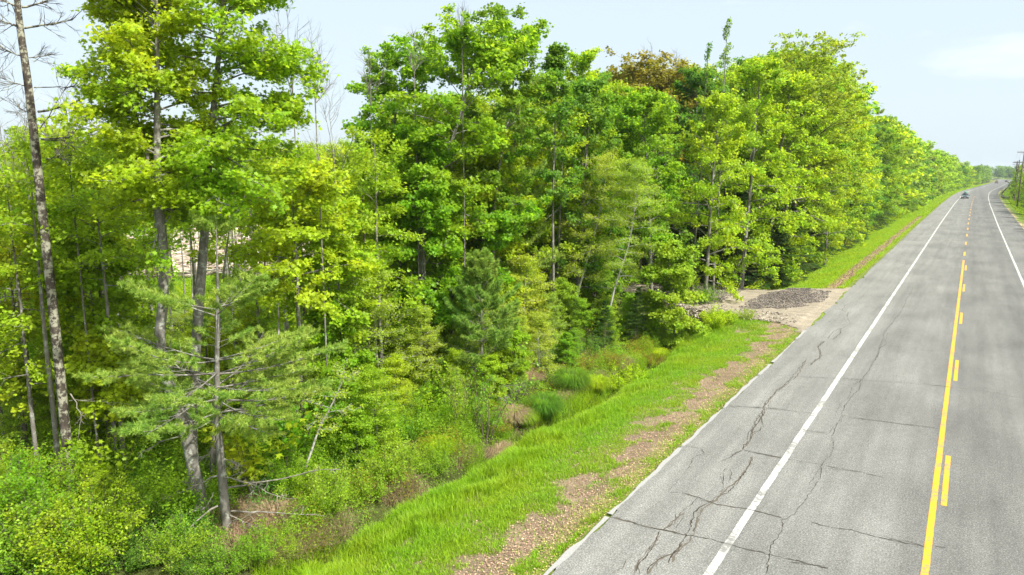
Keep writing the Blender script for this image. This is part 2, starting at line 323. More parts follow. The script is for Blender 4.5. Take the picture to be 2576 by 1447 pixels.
def bare(seed, P0, D0, L, r, n2=10, n3=4, sub=.4, bend=.2, wob=.08, spread=.8):
    """branching bare wood starting at given limbs: list of tube batches"""
    rg = np.random.default_rng(seed); P0 = np.atleast_2d(np.asarray(P0, float)); D0 = np.atleast_2d(np.asarray(D0, float)); L = np.atleast_1d(np.asarray(L, float)); r = np.atleast_1d(np.asarray(r, float))
    P1 = curves(rg, P0, D0, L, 8, bend, wob); r1 = r[:, None] * np.linspace(1, .2, 8)
    i2 = np.repeat(np.arange(len(P0)), n2); s2 = rg.uniform(.2, 1, len(i2)); Q, T = at(P1, i2, s2)
    P2 = curves(rg, Q, T + rg.normal(0, spread * .6, Q.shape), L[i2] * sub * rg.uniform(.4, 1.2, len(i2)) * (1.2 - .6 * s2), 5, bend, wob * 1.3); r2 = (r[i2] * .4)[:, None] * np.linspace(1, .2, 5) + .0015
    i3 = np.repeat(np.arange(len(i2)), n3); Q3, T3 = at(P2, i3, rg.uniform(.3, 1, len(i3))); P3 = curves(rg, Q3, T3 + rg.normal(0, spread * .6, Q3.shape), rg.uniform(.08, .4, len(i3)) * (.5 + .5 * L[i3 // n2].clip(0, 2)), 3, bend, wob)
    return [(P1, r1, 5), (P2, r2, 4), (P3, np.full((len(i3), 3), 1.) * np.array([.004, .003, .0015]), 3)]
def plant(name, ms, pos, rz=0., s=1., label=None, cat='tree', group=None, parts=('trunk', 'crown')):
    o = empty(name, pos, rz, s); tag(o, label, cat, group)
    for m, p in zip(ms, parts): link(p, m, o)
    return o
SH = ('stems', 'leaves')
def gpos(x, y, dz=0.): return (float(x), float(y), float(gz(x, y)) + dz)

# ------------------------------------------------------------------ ground
xs = np.concatenate([-np.geomspace(2500, 60, 34), np.linspace(-58, -24, 35), np.arange(-23.5, -14, .5), np.arange(-14, -6.2, .11), [-6.1, -3, 0, 3, 6.1], np.arange(6.3, 9, .3), np.linspace(9.5, 50, 28), np.geomspace(60, 2500, 24)])
ys = np.concatenate([-np.geomspace(60, 8, 6), np.arange(-4, 4, 1.), np.arange(4, 62, .16), np.arange(62, 130, .6), np.linspace(131, 420, 110), np.linspace(425, 1000, 60), np.geomspace(1050, 4000, 22)])
GX, GY = np.meshgrid(xs, ys); WX = GX + cx(GY); GZ = gz(WX, GY)
GZ = np.where((GY > 780), -.5, GZ)
V = np.stack([WX, GY, GZ], -1).reshape(-1, 3); nx, ny = len(xs), len(ys)
b = (np.arange(ny - 1)[:, None] * nx + np.arange(nx - 1)[None]).ravel(); F = np.stack([b, b + 1, b + nx + 1, b + nx], -1)
gm = M('ground_cover', (.1, .1, .05), .95, .1)
me = mesh_np('ground', V, np.full(len(F), 4), F.ravel(), gm, True)
LX = GX; nA = vnoise(WX, GY, 1.1, 4); nB = vnoise(WX + 31, GY * .5, 2.3, 3)
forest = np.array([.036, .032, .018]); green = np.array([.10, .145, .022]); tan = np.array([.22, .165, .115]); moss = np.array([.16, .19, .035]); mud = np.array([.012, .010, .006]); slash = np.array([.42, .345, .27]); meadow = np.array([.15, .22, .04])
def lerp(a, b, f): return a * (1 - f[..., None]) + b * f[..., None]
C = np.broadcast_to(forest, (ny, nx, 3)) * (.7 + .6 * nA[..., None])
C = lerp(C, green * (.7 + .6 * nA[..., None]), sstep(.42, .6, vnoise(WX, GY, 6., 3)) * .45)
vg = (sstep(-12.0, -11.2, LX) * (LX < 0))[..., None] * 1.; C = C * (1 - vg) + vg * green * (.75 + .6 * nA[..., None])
litter = sstep(.42, .62, nB * .7 + .12 + .30 * np.exp(-((LX + 7.55) / .85) ** 2) + .05 * np.exp(-((LX + 9.6) / .9) ** 2)) * (LX > -10.8) * (LX < -6.9)
C = lerp(C, tan * (.75 + .5 * nA[..., None]), np.where(GY < 300, litter, litter * .5))
C = lerp(C, tan * (.7 + .5 * nA[..., None]), np.exp(-((LX + 7.75) / .6) ** 4) * (GY > 52) * (GY < 230) * .95)
C = lerp(C, moss * (.7 + .6 * nA[..., None]), np.exp(-((LX + 6.95) / .32) ** 2) * .85)
C = lerp(C, mud, np.exp(-((LX + 12.4) / .45) ** 2) * (GY < 110) * .9)
C = lerp(C, green * 1.3 * (.7 + .6 * nA[..., None]), (LX > 0) * 1.)
C = lerp(C, np.array([.30, .24, .15]) * (.8 + .4 * nA[..., None]), sstep(7.5, 6.7, LX) * (LX > 0) * sstep(.35, .6, nB) * (GY > 40) * (1 - sstep(400, 480, GY)))
# clearing of felled wood, seen between the trunks on the left
pv = np.stack([WX, GY, GZ], -1); PXc, PYc, DEP = toview(pv)
clr = sstep(56, 64, DEP + 6 * (nB - .5)) * (1 - sstep(112, 122, DEP)) * sstep(-100, 200, PXc) * (1 - sstep(1100, 1300, PXc)) * (DEP > 10)
C = lerp(C, slash * (.65 + .75 * vnoise(WX, GY, .9, 3)[..., None]), clr)
C = lerp(C, meadow * (.7 + .6 * nA[..., None]), (sstep(40, 46, DEP) * (1 - sstep(56, 62, DEP + 6 * (nB - .5)))) * (PXc < 1300) * (DEP > 10) * (LX < -30))
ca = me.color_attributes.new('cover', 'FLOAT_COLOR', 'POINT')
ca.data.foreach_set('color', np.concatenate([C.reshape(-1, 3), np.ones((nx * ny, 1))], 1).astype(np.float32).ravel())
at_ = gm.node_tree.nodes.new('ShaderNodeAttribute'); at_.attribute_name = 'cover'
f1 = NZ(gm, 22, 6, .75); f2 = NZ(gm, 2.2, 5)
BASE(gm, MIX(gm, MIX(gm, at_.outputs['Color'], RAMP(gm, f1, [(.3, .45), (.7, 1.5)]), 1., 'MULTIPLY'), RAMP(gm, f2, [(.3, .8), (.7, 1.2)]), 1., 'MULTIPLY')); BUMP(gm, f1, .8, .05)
tag(link('ground', me), kind='structure')

# ditch water
wm = M('ditch_water', (.006, .006, .004), .08, .25); wf = NZ(wm, 3, 2); BUMP(wm, wf, .05, .02)
wy = np.concatenate([np.arange(2, 37, .5)]); mid = -12.35 + .35 * np.sin(wy * .31) + .25 * np.sin(wy * .83 + 1)
V = np.concatenate([np.stack([mid - .75, wy, np.full_like(wy, -1.52)], -1), np.stack([mid + .75, wy, np.full_like(wy, -1.52)], -1)]); n = len(wy)
tag(link('ditch_water', mesh_py('ditch_water', V, [(k, k + 1, n + k + 1, n + k) for k in range(n - 1)][::1], wm)), kind='structure')
pw = np.array([px(440, 1370, -1.1)]); a = np.linspace(0, 6.283, 28, endpoint=False); rr = 1 + .25 * np.sin(3 * a) + .15 * np.sin(5 * a + 1)
pts = np.stack([-15.9 + 1.5 * rr * np.cos(a), 7.3 + .8 * rr * np.sin(a), np.full(28, -1.12)], -1)
tag(link('swamp_water', mesh_py('swamp_water', pts, [tuple(range(28))], wm)), kind='structure')

# ------------------------------------------------------------------ road
def cl_pts():
    y = np.concatenate([np.arange(-40, 3, 2.), np.arange(3, 70, .25), np.arange(70, 160, 1.5), np.arange(162, 780, 6.)]); P = [(float(cx(v)), float(v)) for v in y]
    K = [(24, 780), (26.4, 850), (25, 905), (17, 950), (3, 985), (-20, 1012), (-60, 1035), (-120, 1050), (-220, 1060)]
    for i in range(len(K) - 1):
        p0 = K[max(i - 1, 0)]; p1 = K[i]; p2 = K[i + 1]; p3 = K[min(i + 2, len(K) - 1)]
        for s in np.arange(0, 1, .2):
            P.append(tuple(.5 * ((2 * p1[j]) + (-p0[j] + p2[j]) * s + (2 * p0[j] - 5 * p1[j] + 4 * p2[j] - p3[j]) * s * s + (-p0[j] + 3 * p1[j] - 3 * p2[j] + p3[j]) * s ** 3) for j in (0, 1)))
    return np.array(P)
CLP = cl_pts(); TT = nrm(np.gradient(CLP, axis=0)); NR = np.stack([TT[:, 1], -TT[:, 0]], -1)   # to the right
CLS = np.concatenate([[0], np.cumsum(np.linalg.norm(np.diff(CLP, axis=0), axis=1))]) - 40
def rp_(s, l):
    s = np.asarray(s, float); l = np.asarray(l, float)
    x = np.interp(s, CLS, CLP[:, 0]); y = np.interp(s, CLS, CLP[:, 1]); nx_ = np.interp(s, CLS, NR[:, 0]); ny_ = np.interp(s, CLS, NR[:, 1])
    return np.stack([x + nx_ * l, y + ny_ * l], -1)
def strip(name, s, l0, l1, z, mat, parent=None, skirt=0.):
    a = rp_(s, l0); b = rp_(s, l1); n = len(s); z = np.broadcast_to(z, (n,))
    rows = [np.c_[a, z], np.c_[b, z]]
    if skirt: rows = [np.c_[rp_(s, np.asarray(l0) - .03), z - skirt]] + rows + [np.c_[rp_(s, np.asarray(l1) + .03), z - skirt]]
    V = np.concatenate(rows); F = [(r * n + k, (r + 1) * n + k, (r + 1) * n + k + 1, r * n + k + 1) for r in range(len(rows) - 1) for k in range(n - 1)]
    me = mesh_py(name, V, F, mat); return link(name, me, parent)
am = M('asphalt', (.2, .2, .2), .85, .25)
g1 = NZ(am, 26, 5, .9); g2 = NZ(am, .55, 6, .65, stretch=(1, .3, 1)); g3 = NZ(am, 5, 8, .8); g4 = NZ(am, 160, 2, .8)
c = RAMP(am, g1, [(.33, (.045, .045, .041)), (.5, (.132, .133, .123)), (.66, (.32, .32, .30))])
c = MIX(am, c, RAMP(am, g2, [(.30, .80), (.70, 1.14)]), 1., 'MULTIPLY'); c = MIX(am, c, RAMP(am, g3, [(.28, .78), (.72, 1.2)]), 1., 'MULTIPLY'); c = MIX(am, c, RAMP(am, g4, [(.3, .7), (.7, 1.35)]), 1., 'MULTIPLY'); g5 = NZ(am, 2.4, 4, .6, stretch=(1, .04, 1)); c = MIX(am, c, RAMP(am, g5, [(.3, .84), (.7, 1.12)]), 1., 'MULTIPLY'); g6 = NZ(am, .22, 3, .5); c = MIX(am, c, RAMP(am, g6, [(.35, .9), (.65, 1.08)]), 1., 'MULTIPLY')
# wheel tracks worn darker down each lane
n_ = am.node_tree.nodes; l_ = am.node_tree.links; t_ = n_.new('ShaderNodeTexCoord'); s_ = n_.new('ShaderNodeSeparateXYZ'); l_.new(t_.outputs['Object'], s_.inputs[0])
cu = n_.new('ShaderNodeMapRange'); cu.inputs['From Min'].default_value = -7; cu.inputs['From Max'].default_value = 7; l_.new(s_.outputs['X'], cu.inputs['Value'])
lanes = RAMP(am, cu.outputs[0], [(0, 1.10), (.20, 1.08), (.25, 1.0), (.33, .90), (.41, 1.0), (.47, .84), (.55, .72), (.63, .82), (.70, .68), (.80, .84), (1., .74)])
lanes2 = MIX(am, 1., lanes, .9); BASE(am, MIX(am, c, lanes2, 1., 'MULTIPLY')); BUMP(am, g1, .35, .008)
s = np.concatenate([np.arange(-40, 3, 2.), np.arange(3, 62, .12), np.arange(62, 200, 1.), np.arange(200, CLS[-1], 6)])
jag = (vnoise(s, s * 0, .55, 3) - .5) * .16 + (vnoise(s + 9, s * 0, 3., 2) - .5) * .14; br = sstep(.62, .7, vnoise(s + 77, s * 0, 1.4, 2)) * -.12 * (s < 60)
# the driveway mouth has broken the edge
mouth = sstep(37, 40, s) * (1 - sstep(47, 50, s)); jl = LE + jag * (.6 + .9 * mouth) - br + mouth * .25 * vnoise(s, s * 0, 1., 2)
road = strip('road', s, jl, RE + (vnoise(s + 300, s * 0, .8, 3) - .5) * .2, 0., am, skirt=.12); tag(road, kind='structure')
em = M('worn_edge_concrete', (.42, .42, .41), .9, .2); ef = NZ(em, 30, 5, .7); BASE(em, RAMP(em, ef, [(.3, (.19, .19, .18)), (.7, (.31, .31, .30))])); BUMP(em, ef, .3, .01)
for a0, a1 in ((4, 10.4), (10.5, 13.9), (14.02, 18.9), (19.0, 22.9), (23.05, 27.6), (27.8, 29.7), (30.0, 34.6), (35.0, 37.2)):
    ss = np.arange(a0, a1, .12)
    if len(ss) < 3: continue
    strip('edge_strip', ss, LE - .02 + np.interp(ss, s, jag) * .6, LE + .085 + np.interp(ss + 3, s, jag) * .5, .006, em, road)
def paint(name, c, wear=.6):
    m = M(name, c, .6, .35); f = NZ(m, 7, 8, .8); f2 = NZ(m, .8, 3); k = RAMP(m, MIX(m, f, f2, .35), [(wear, 0.), (wear + .07, .9)]); f3 = NZ(m, 40, 4)
    BASE(m, MIX(m, MIX(m, c, RAMP(m, f3, [(.3, .8), (.7, 1.1)]), 1., 'MULTIPLY'), (.14, .14, .13), k)); return m
wp = paint('white_paint', (.46, .46, .43), .48); yp = paint('yellow_paint', (.60, .29, .012), .515)
sl_ = np.concatenate([np.arange(-20, 60, .3), np.arange(60, 200, 2.), np.arange(200, 900, 6), np.arange(900, CLS[-1], 6)])
jw = (vnoise(sl_ + 5, sl_ * 0, .6, 2) - .5) * .02
strip('edge_line', sl_, -3.85 + jw, -3.68 + jw, .006, wp, road); strip('edge_line', sl_, 3.66 + jw, 3.82 + jw, .006, wp, road)
ys_ = np.arange(-20, 76, .3); j2 = (vnoise(ys_ + 55, ys_ * 0, .25, 2) - .5) * .015
strip('centre_line', ys_, -.16 + j2 * 0, -.02 + j2, .006, yp, road)
for k in range(-1, 22):
    a0 = 18.95 + 12.25 * k
    if a0 < 75: strip('centre_dash', np.linspace(a0, a0 + 3.6, 9), .06, .19, .006, yp, road)
    else: strip('centre_dash', np.linspace(a0 - .2, a0 + 3.6, 9), -.16, .0, .006, yp, road)
# cracks, drawn on the ground where they run
C6 = lambda p: ((2000 + p[0] / 1.719) * .85867, (843 + p[1] / 1.719) * .85867)
C4 = lambda p: ((1000 + p[0] / 1.719) * .85867, (843 + p[1] / 1.719) * .85867)
C5 = lambda p: ((2000 + p[0] / 1.716) * .85867, (0 + p[1] / 1.716) * .85867)
CR = [(C6, 1., [(-60, 1390), (0, 1300), (55, 1240), (80, 1170), (100, 1130), (150, 1090), (210, 1045), (270, 990), (320, 920), (350, 850)]),
      (C6, .9, [(300, 815), (340, 770), (355, 710), (400, 650), (415, 600), (440, 560), (475, 520), (520, 490), (570, 450), (600, 400), (620, 365)]),
      (C6, .5, [(320, 770), (325, 730), (365, 690), (370, 660), (410, 620)]), (C6, .5, [(350, 735), (385, 720), (410, 690), (395, 660), (380, 640)]),
      (C6, .9, [(640, 390), (690, 350), (690, 320), (680, 300), (712, 270)]), (C6, .7, [(730, 260), (760, 220), (800, 200), (830, 180), (820, 150), (830, 125), (800, 110), (820, 85), (800, 72)]),
      (C6, .5, [(760, 262), (790, 235), (800, 205)]), (C6, .5, [(190, 1040), (210, 990), (205, 940), (220, 910)]), (C6, .6, [(300, 820), (260, 840), (230, 860), (190, 880)]),
      (C6, .55, [(420, 1447), (430, 1330), (460, 1270), (500, 1200), (490, 1160), (560, 1130), (600, 1080), (650, 1020), (680, 950), (700, 880), (740, 830), (755, 770), (740, 740), (800, 660), (830, 590), (880, 520), (920, 440), (990, 310), (1020, 280), (1040, 230), (1060, 180), (1100, 140), (1130, 60), (1160, 0)]),
      (C6, .35, [(760, 660), (800, 600), (850, 560), (860, 500), (905, 470)]), (C6, .35, [(740, 740), (765, 700), (790, 680), (815, 640)]), (C6, .3, [(560, 1360), (555, 1320)]), (C6, .3, [(950, 380), (980, 350), (1000, 300), (1045, 270)]),
      (C6, .8, [(0, 1035), (75, 1055), (160, 1090), (250, 1105), (330, 1120), (400, 1135), (500, 1160)]), (C6, .75, [(650, 1185), (750, 1205), (870, 1225), (1000, 1260), (1100, 1280), (1200, 1300)]), (C6, .4, [(1255, 1300), (1340, 1312)]),
      (C6, .75, [(-20, 1240), (90, 1262), (210, 1295), (300, 1320), (410, 1345), (520, 1370), (600, 1385), (740, 1420)]),
      (C6, .8, [(300, 815), (350, 830), (430, 845), (510, 860)]), (C6, .4, [(510, 860), (600, 875), (690, 890)]), (C6, .65, [(720, 903), (800, 912), (900, 930), (1025, 960)]),
      (C6, .6, [(220, 597), (420, 605), (540, 620), (670, 635)]), (C6, .6, [(830, 655), (950, 668), (1100, 685), (1290, 708)]), (C6, .5, [(560, 708), (640, 722), (720, 735)]),
      (C6, .55, [(410, 440), (600, 448), (780, 458), (940, 470), (1150, 480), (1340, 497), (1500, 515), (1719, 560)]), (C6, .45, [(590, 262), (720, 268), (870, 280), (1020, 292), (1200, 310), (1340, 325), (1440, 340)]),
      (C6, .4, [(960, 135), (1150, 140), (1370, 155), (1480, 165)]), (C6, .4, [(1550, 375), (1640, 385), (1719, 402)]), (C6, .4, [(500, 350), (600, 355), (700, 345)]), (C6, .35, [(700, 190), (800, 192), (1000, 205)]),
      (C6, .4, [(0, 1130), (40, 1080), (75, 1060)]), (C6, .4, [(0, 945), (40, 905), (60, 860), (110, 830), (95, 815), (0, 795)]), (C6, .35, [(410, 540), (440, 500), (480, 465), (520, 450)]), (C6, .3, [(700, 60), (900, 75)]), (C6, .35, [(870, 75), (920, 30), (950, 0)]), (C6, .3, [(950, 130), (990, 90), (980, 60)]),
      (C4, .8, [(1350, 1155), (1440, 1180), (1530, 1205), (1620, 1222), (1719, 1245)]), (C4, .8, [(1719, 1130), (1660, 1190), (1620, 1225)]), (C4, 1., [(1719, 1290), (1690, 1330), (1600, 1370), (1560, 1410), (1540, 1447)]), (C4, .8, [(1600, 1225), (1570, 1290), (1520, 1360), (1470, 1440)]), (C4, .4, [(1719, 950), (1665, 1000), (1650, 1030), (1719, 1030)]), (C4, .3, [(1470, 1340), (1420, 1400), (1350, 1447)]), (C4, .3, [(1600, 1070), (1560, 1110), (1530, 1140)]),
      (C5, .4, [(990, 1415), (1030, 1370), (1110, 1340), (1160, 1310)]), (C5, .5, [(1165, 1190), (1200, 1180), (1290, 1110)]), (C5, .4, [(960, 1440), (990, 1415)]), (C5, .4, [(1345, 1060), (1370, 1040)]), (C5, .3, [(1620, 1160), (1690, 1170)])]
ckm = M('crack_gap', (.045, .039, .030), .95, .1)
dtm = M('crack_dirt', (.10, .088, .068), .95, .1); crn = np.random.default_rng(8)
def crack(pts2, wd):
    P = np.array(pts2); d = np.concatenate([[0], np.cumsum(np.linalg.norm(np.diff(P, axis=0), axis=1))]); n = max(int(d[-1] / .09), 4); q = np.linspace(0, d[-1], n)
    X = np.stack([np.interp(q, d, P[:, 0]), np.interp(q, d, P[:, 1])], -1); wob = np.cumsum(crn.normal(0, .014, (n, 2)), 0); wob -= np.linspace(0, 1, n)[:, None] * wob[-1]; X = X + wob + crn.normal(0, .010, (n, 2))
    T = nrm(np.gradient(X, axis=0)); N = np.stack([T[:, 1], -T[:, 0]], -1); wv = wd * ((.3 + 1.3 * crn.random(n) ** 1.5) * (.45 + 1.3 * vnoise(np.arange(n) * 1., np.zeros(n) + crn.integers(0, 99), 5., 2)))[:, None] * np.r_[.1, np.ones(n - 2), .1][:, None]
    V = np.concatenate([np.c_[X - N * wv, np.full(n, .0045)], np.c_[X + N * wv, np.full(n, .0045)]]); return V, [(k, k + 1, n + k + 1, n + k) for k in range(n - 1)]
for fn, wd, pts in CR:
    V, F = crack([px(*fn(p))[:2] for p in pts], .0115 * wd); 
    zz = V.copy(); zz[:, 2] = .009
    link('crack', mesh_py('crack', zz, F, ckm), road)
    if wd >= .5:
        if wd >= .8:
            ds, F = crack([px(*fn(p))[:2] for p in pts], .017 * wd); ds[:, 2] = .0082; link('crack_dirt', mesh_py('crack_dirt', ds, F, dtm), road)
        for q in range(2):
            A_ = np.array([px(*fn(p))[:2] for p in pts]); i0 = crn.integers(0, max(len(A_) - 2, 1)); A_ = A_[i0:i0 + 3] + crn.normal(0, .07, (len(A_[i0:i0 + 3]), 2))
            if len(A_) > 1: V, F = crack(A_, .0045); V[:, 2] = .0085; link('hairline_crack', mesh_py('hairline_crack', V, F, ckm), road)

# ------------------------------------------------------------------ dirt driveway, gravel and sand
sm = M('sand', (.3, .26, .2), .95, .1); sf = NZ(sm, 14, 7, .75); s2f = NZ(sm, 1.6, 4, stretch=(.4, 1.6, 1)); cc = RAMP(sm, sf, [(.3, (.15, .128, .095)), (.52, (.27, .235, .178)), (.72, (.38, .34, .27))])
BASE(sm, MIX(sm, cc, RAMP(sm, s2f, [(.3, .75), (.7, 1.15)]), 1., 'MULTIPLY')); BUMP(sm, sf, .9, .06)
dxs = np.arange(-26, -6.3, .14); dys = np.arange(34, 60, .18); DX, DY = np.meshgrid(dxs, dys)
lo = np.interp(DX, [-21, -17, -13, -10, -8, -6.5], [45, 42.5, 40.6, 39.2, 38.4, 36.4]); hi = np.interp(DX, [-21, -17, -13, -10, -8, -6.5], [47, 49.5, 51, 51.8, 52.4, 53.5])
ins = np.minimum(DY - lo, hi - DY) + (vnoise(DX, DY, .8, 3) - .5) * 1.2
DZ = gz(DX, DY) + .03 + .10 * sstep(0, 1.2, ins) * (vnoise(DX, DY * 2, .7, 3)) - .2 * sstep(-9., -6.4, DX) * 0
DZ = np.where(DX > -7.2, np.minimum(DZ, -.02), DZ)
idn = np.arange(DX.size).reshape(DX.shape); q = np.stack([idn[:-1, :-1], idn[:-1, 1:], idn[1:, 1:], idn[1:, :-1]], -1); keep = (ins[:-1, :-1] > 0); q = q[keep]
dm = mesh_np('dirt_driveway', np.stack([DX, DY, DZ], -1).reshape(-1, 3), np.full(len(q), 4), q.ravel(), sm, True); tag(link('dirt_driveway', dm), kind='structure')
def stones(name, X, Y, Z, S, mat, label, cat):
    o8 = np.array([(1, 0, 0), (-1, 0, 0), (0, 1, 0), (0, -1, 0), (0, 0, 1), (0, 0, -1)], float); f8 = np.array([(0, 2, 4), (2, 1, 4), (1, 3, 4), (3, 0, 4), (2, 0, 5), (1, 2, 5), (3, 1, 5), (0, 3, 5)])
    n = len(X); rg = np.random.default_rng(4); sc3 = rg.uniform(.5, 1.2, (n, 6, 1)) * S[:, None, None] * np.array([1, 1, .7]); a = rg.uniform(0, 6.28, n)
    o = o8[None] * sc3; c, s_ = np.cos(a)[:, None], np.sin(a)[:, None]; V = np.stack([o[..., 0] * c - o[..., 1] * s_, o[..., 0] * s_ + o[..., 1] * c, o[..., 2]], -1) + np.stack([X, Y, Z], -1)[:, None]
    I = (f8[None] + (np.arange(n) * 6)[:, None, None]).reshape(-1); return tag(link(name, mesh_np(name, V.reshape(-1, 3), np.full(n * 8, 3), I, mat)), label, cat, kind='stuff')
def stmat(name, a, b):
    m = M(name, a, .9, .2); g = m.node_tree.nodes.new('ShaderNodeNewGeometry'); BASE(m, RAMP(m, g.outputs['Random Per Island'], [(0, a), (.7, b), (1, tuple(min(v * 1.8, .7) for v in b))])); return m
gv = stmat('dark_gravel', (.035, .030, .027), (.15, .13, .115)); rg = np.random.default_rng(21)
X = rg.uniform(-11.6, -7.2, 9000); Y = rg.uniform(42.5, 52.5, 9000); k = (((X + 9.4) / 2.2) ** 2 + ((Y - 47) / 4.6) ** 2 + (vnoise(X, Y, 1.1) - .5) * 2.2) < 1.1
X, Y = X[k], Y[k]; bump = .06 * np.exp(-(((X + 9.4) / 1.5) ** 2 + ((Y - 47) / 3.2) ** 2)); Z = gz(X, Y) + .09 + bump * rg.random(len(X))
stones('gravel', X, Y, Z, rg.uniform(.025, .06, len(X)) * 1.0, gv, 'patch of dark crushed gravel on the dirt driveway beside the road', 'gravel')
X = rg.uniform(-19, -13, 3000); Y = rg.uniform(44, 50, 3000); stones('gravel', X, Y, gz(X, Y) + .1, rg.uniform(.03, .08, 3000), gv, 'grey gravel at the shaded inner end of the dirt driveway', 'gravel')
lg = stmat('pale_rubble', (.12, .10, .08), (.28, .25, .2)); X = rg.uniform(-15, -7.4, 1400); Y = rg.uniform(38.6, 44, 1400); k = Y < np.interp(X, [-15, -8], [44.5, 41]); X, Y = X[k], Y[k]
stones('rubble', X, Y, gz(X, Y) + .1, rg.uniform(.025, .09, len(X)), lg, 'pale broken rubble along the near edge of the dirt driveway', 'rubble')

# ------------------------------------------------------------------ blades of grass
def grass(name, X, Y, h, wd, mat, label, lean=.35, n=1, zoff=0.):
    rg = np.random.default_rng(len(X)); N = len(X); a = rg.uniform(0, 6.283, N); z = gz(X, Y) - .02 + zoff; le = rg.uniform(.2, 1.3, N) * lean * h
    h = h * rg.uniform(.5, 1.15, N); dx, dy = np.cos(a), np.sin(a); sx, sy = -dy * wd * .5, dx * wd * .5; B = np.stack([X, Y, z], -1)
    S = np.stack([sx, sy, np.zeros(N)], -1); Mi = B + np.stack([dx * le * .3, dy * le * .3, h * .6], -1); Tp = B + np.stack([dx * le, dy * le, h * (1 - .25 * lean)], -1)
    V = np.stack([B - S, B + S, Mi + S * .7, Tp, Mi - S * .7], 1).reshape(-1, 3)
    return tag(link(name, mesh_np(name, V, np.tile([4, 3], N), (np.array([0, 1, 2, 4, 4, 2, 3])[None] + 5 * np.arange(N)[:, None]).ravel(), LM[mat])), label, 'grass', kind='stuff')
rg = np.random.default_rng(31)
def scat(N, l0, l1, y0, y1, dens=None, p=1.5):
    Y = y0 + (y1 - y0) * rg.random(N) ** p; X = rg.uniform(l0, l1, N) + cx(Y)
    if dens is not None: k = rg.random(N) < dens(X, Y); X, Y = X[k], Y[k]
    dv = ~((X > -30) & (Y > np.interp(X, [-17, -13, -10, -8, -6.5], [42.5, 40.8, 39.4, 38.6, 36.8])) & (Y < 52.5)); return X[dv], Y[dv]
# tall grass leaning over the ditch
X, Y = scat(330000, -12.45, -8.9, 4, 40, lambda x, y: sstep(-8.8, -11.2, x + (vnoise(x, y, 1.3) - .5) * 2.2) * sstep(-12.5, -11.9, x + .5 * (vnoise(x, y, .9) - .5)) * (.15 + .85 * sstep(.38, .58, vnoise(x, y, .7, 2))))
grass('tall_grass', X, Y, (.12 + .5 * vnoise(X, Y, 1.)) * (.45 + .55 * sstep(-9.6, -11.2, X)), .016, 'grass', 'tall lush green grass leaning along the road side of the ditch', .5)
X, Y = scat(420000, -10.6, -6.7, 4, 40, lambda x, y: np.clip(sstep(.30, .62, vnoise(x, y, .55, 3) + .18 * np.exp(-((x + 9.7) / 1.) ** 2) - .26 * np.exp(-((x + 7.55) / .7) ** 2)) * .8 + .03, 0, 1))
grass('verge_grass', X, Y, .07 + .13 * vnoise(X + 7, Y, .9) ** 1.5, .014, 'grass', 'short patchy green grass on the verge beside the left shoulder', .7)
X, Y = scat(16000, -11., -6.9, 4, 42, lambda x, y: sstep(.4, .6, vnoise(x + 90, y, 1.1)))
grass('dry_grass', X, Y, .16 + 0 * X, .010, 'straw', 'dry straw coloured blades scattered in the verge grass', .9)
X, Y = scat(220000, -13.2, -6.9, 52, 150, lambda x, y: (.4 + .6 * vnoise(x, y, 1.2)) * (1 - .96 * np.exp(-((x - cx(y) + 7.75) / .62) ** 4)), 1.3)
grass('far_verge_grass', X, Y, .16 + .14 * vnoise(X, Y, 2.), .035, 'grass', 'green verge grass past the dirt driveway along the trees', .5)
X, Y = scat(90000, -13.5, -6.9, 150, 620, None, 1.2)
grass('distant_verge_grass', X, Y, .3 + 0 * X, .12, 'grass', 'distant green verge strip narrowing towards the bend', .4)
X, Y = scat(60000, 8.2, 16, 90, 620, None, 1.2)
grass('right_verge_grass', X, Y, .28 + 0 * X, .09, 'grass', 'green verge grass right of the road under the utility poles', .4)
X, Y = scat(60000, -13.6, -12.2, 5, 38, lambda x, y: sstep(.42, .58, vnoise(x + 66, y, 1.0, 2)))
grass('bank_grass', X, Y, .42 + 0 * X, .014, 'grass', 'lush green sedge on the wood side of the ditch', .7)
# sedge and dead grass on the wood side of the ditch
X, Y = scat(16000, -13.4, -12.8, 7, 30, lambda x, y: sstep(.46, .6, vnoise(x + 20, y, 1.4, 2)))
grass('dead_grass', X, Y, .5 + 0 * X, .012, 'straw', 'bleached dead grass drooping over the far bank of the ditch', 1.1)
X = rg.normal(-14.4, .8, 8000); Y = rg.normal(10.3, .7, 8000); grass('dead_grass', X, Y, .34 + 0 * X, .012, 'straw', 'dry beige grass around the foot of the pine by the ditch', 1.2)
# leaf litter on the verge
def litter_(name, X, Y, sz, mat, label, z=.015):
    n = len(X); P = np.stack([X, Y, gz(X, Y) + z + rg.random(n) * .02], -1); V, S, I = leaves(P, np.array([0, 0, 1.]) + rg.normal(0, .25, (n, 3)), rg.normal(0, 1, (n, 3)), sz * rg.uniform(.6, 1.3, n), 'kite')
    tag(link(name, mesh_np(name, V, S, I, mat)), label, 'leaf litter', kind='stuff')
lm = stmat('dead_leaf', (.12, .065, .04), (.32, .22, .15))
X, Y = scat(90000, -10.4, -6.6, 4, 52, lambda x, y: np.clip(.12 + .95 * np.exp(-((x + 7.6) / .6) ** 2) + .8 * np.exp(-((x + 7.0) / .3) ** 2), 0, 1) * (.3 + .7 * vnoise(x, y, .8)))
litter_('leaf_litter', X, Y, .045, lm, 'brown dead leaves and wood chips strewn along the shoulder verge')
X, Y = scat(26000, -8.4, -7.1, 52, 160); litter_('leaf_litter', X, Y, .09, lm, 'brown dirt and dead leaves along the shoulder past the driveway')
ym = stmat('yellow_bud', (.30, .26, .05), (.46, .38, .10))
X, Y = scat(5000, -7.4, -6.6, 4, 40); litter_('fallen_buds', X, Y, .03, ym, 'small yellow fallen buds gathered along the pavement edge')

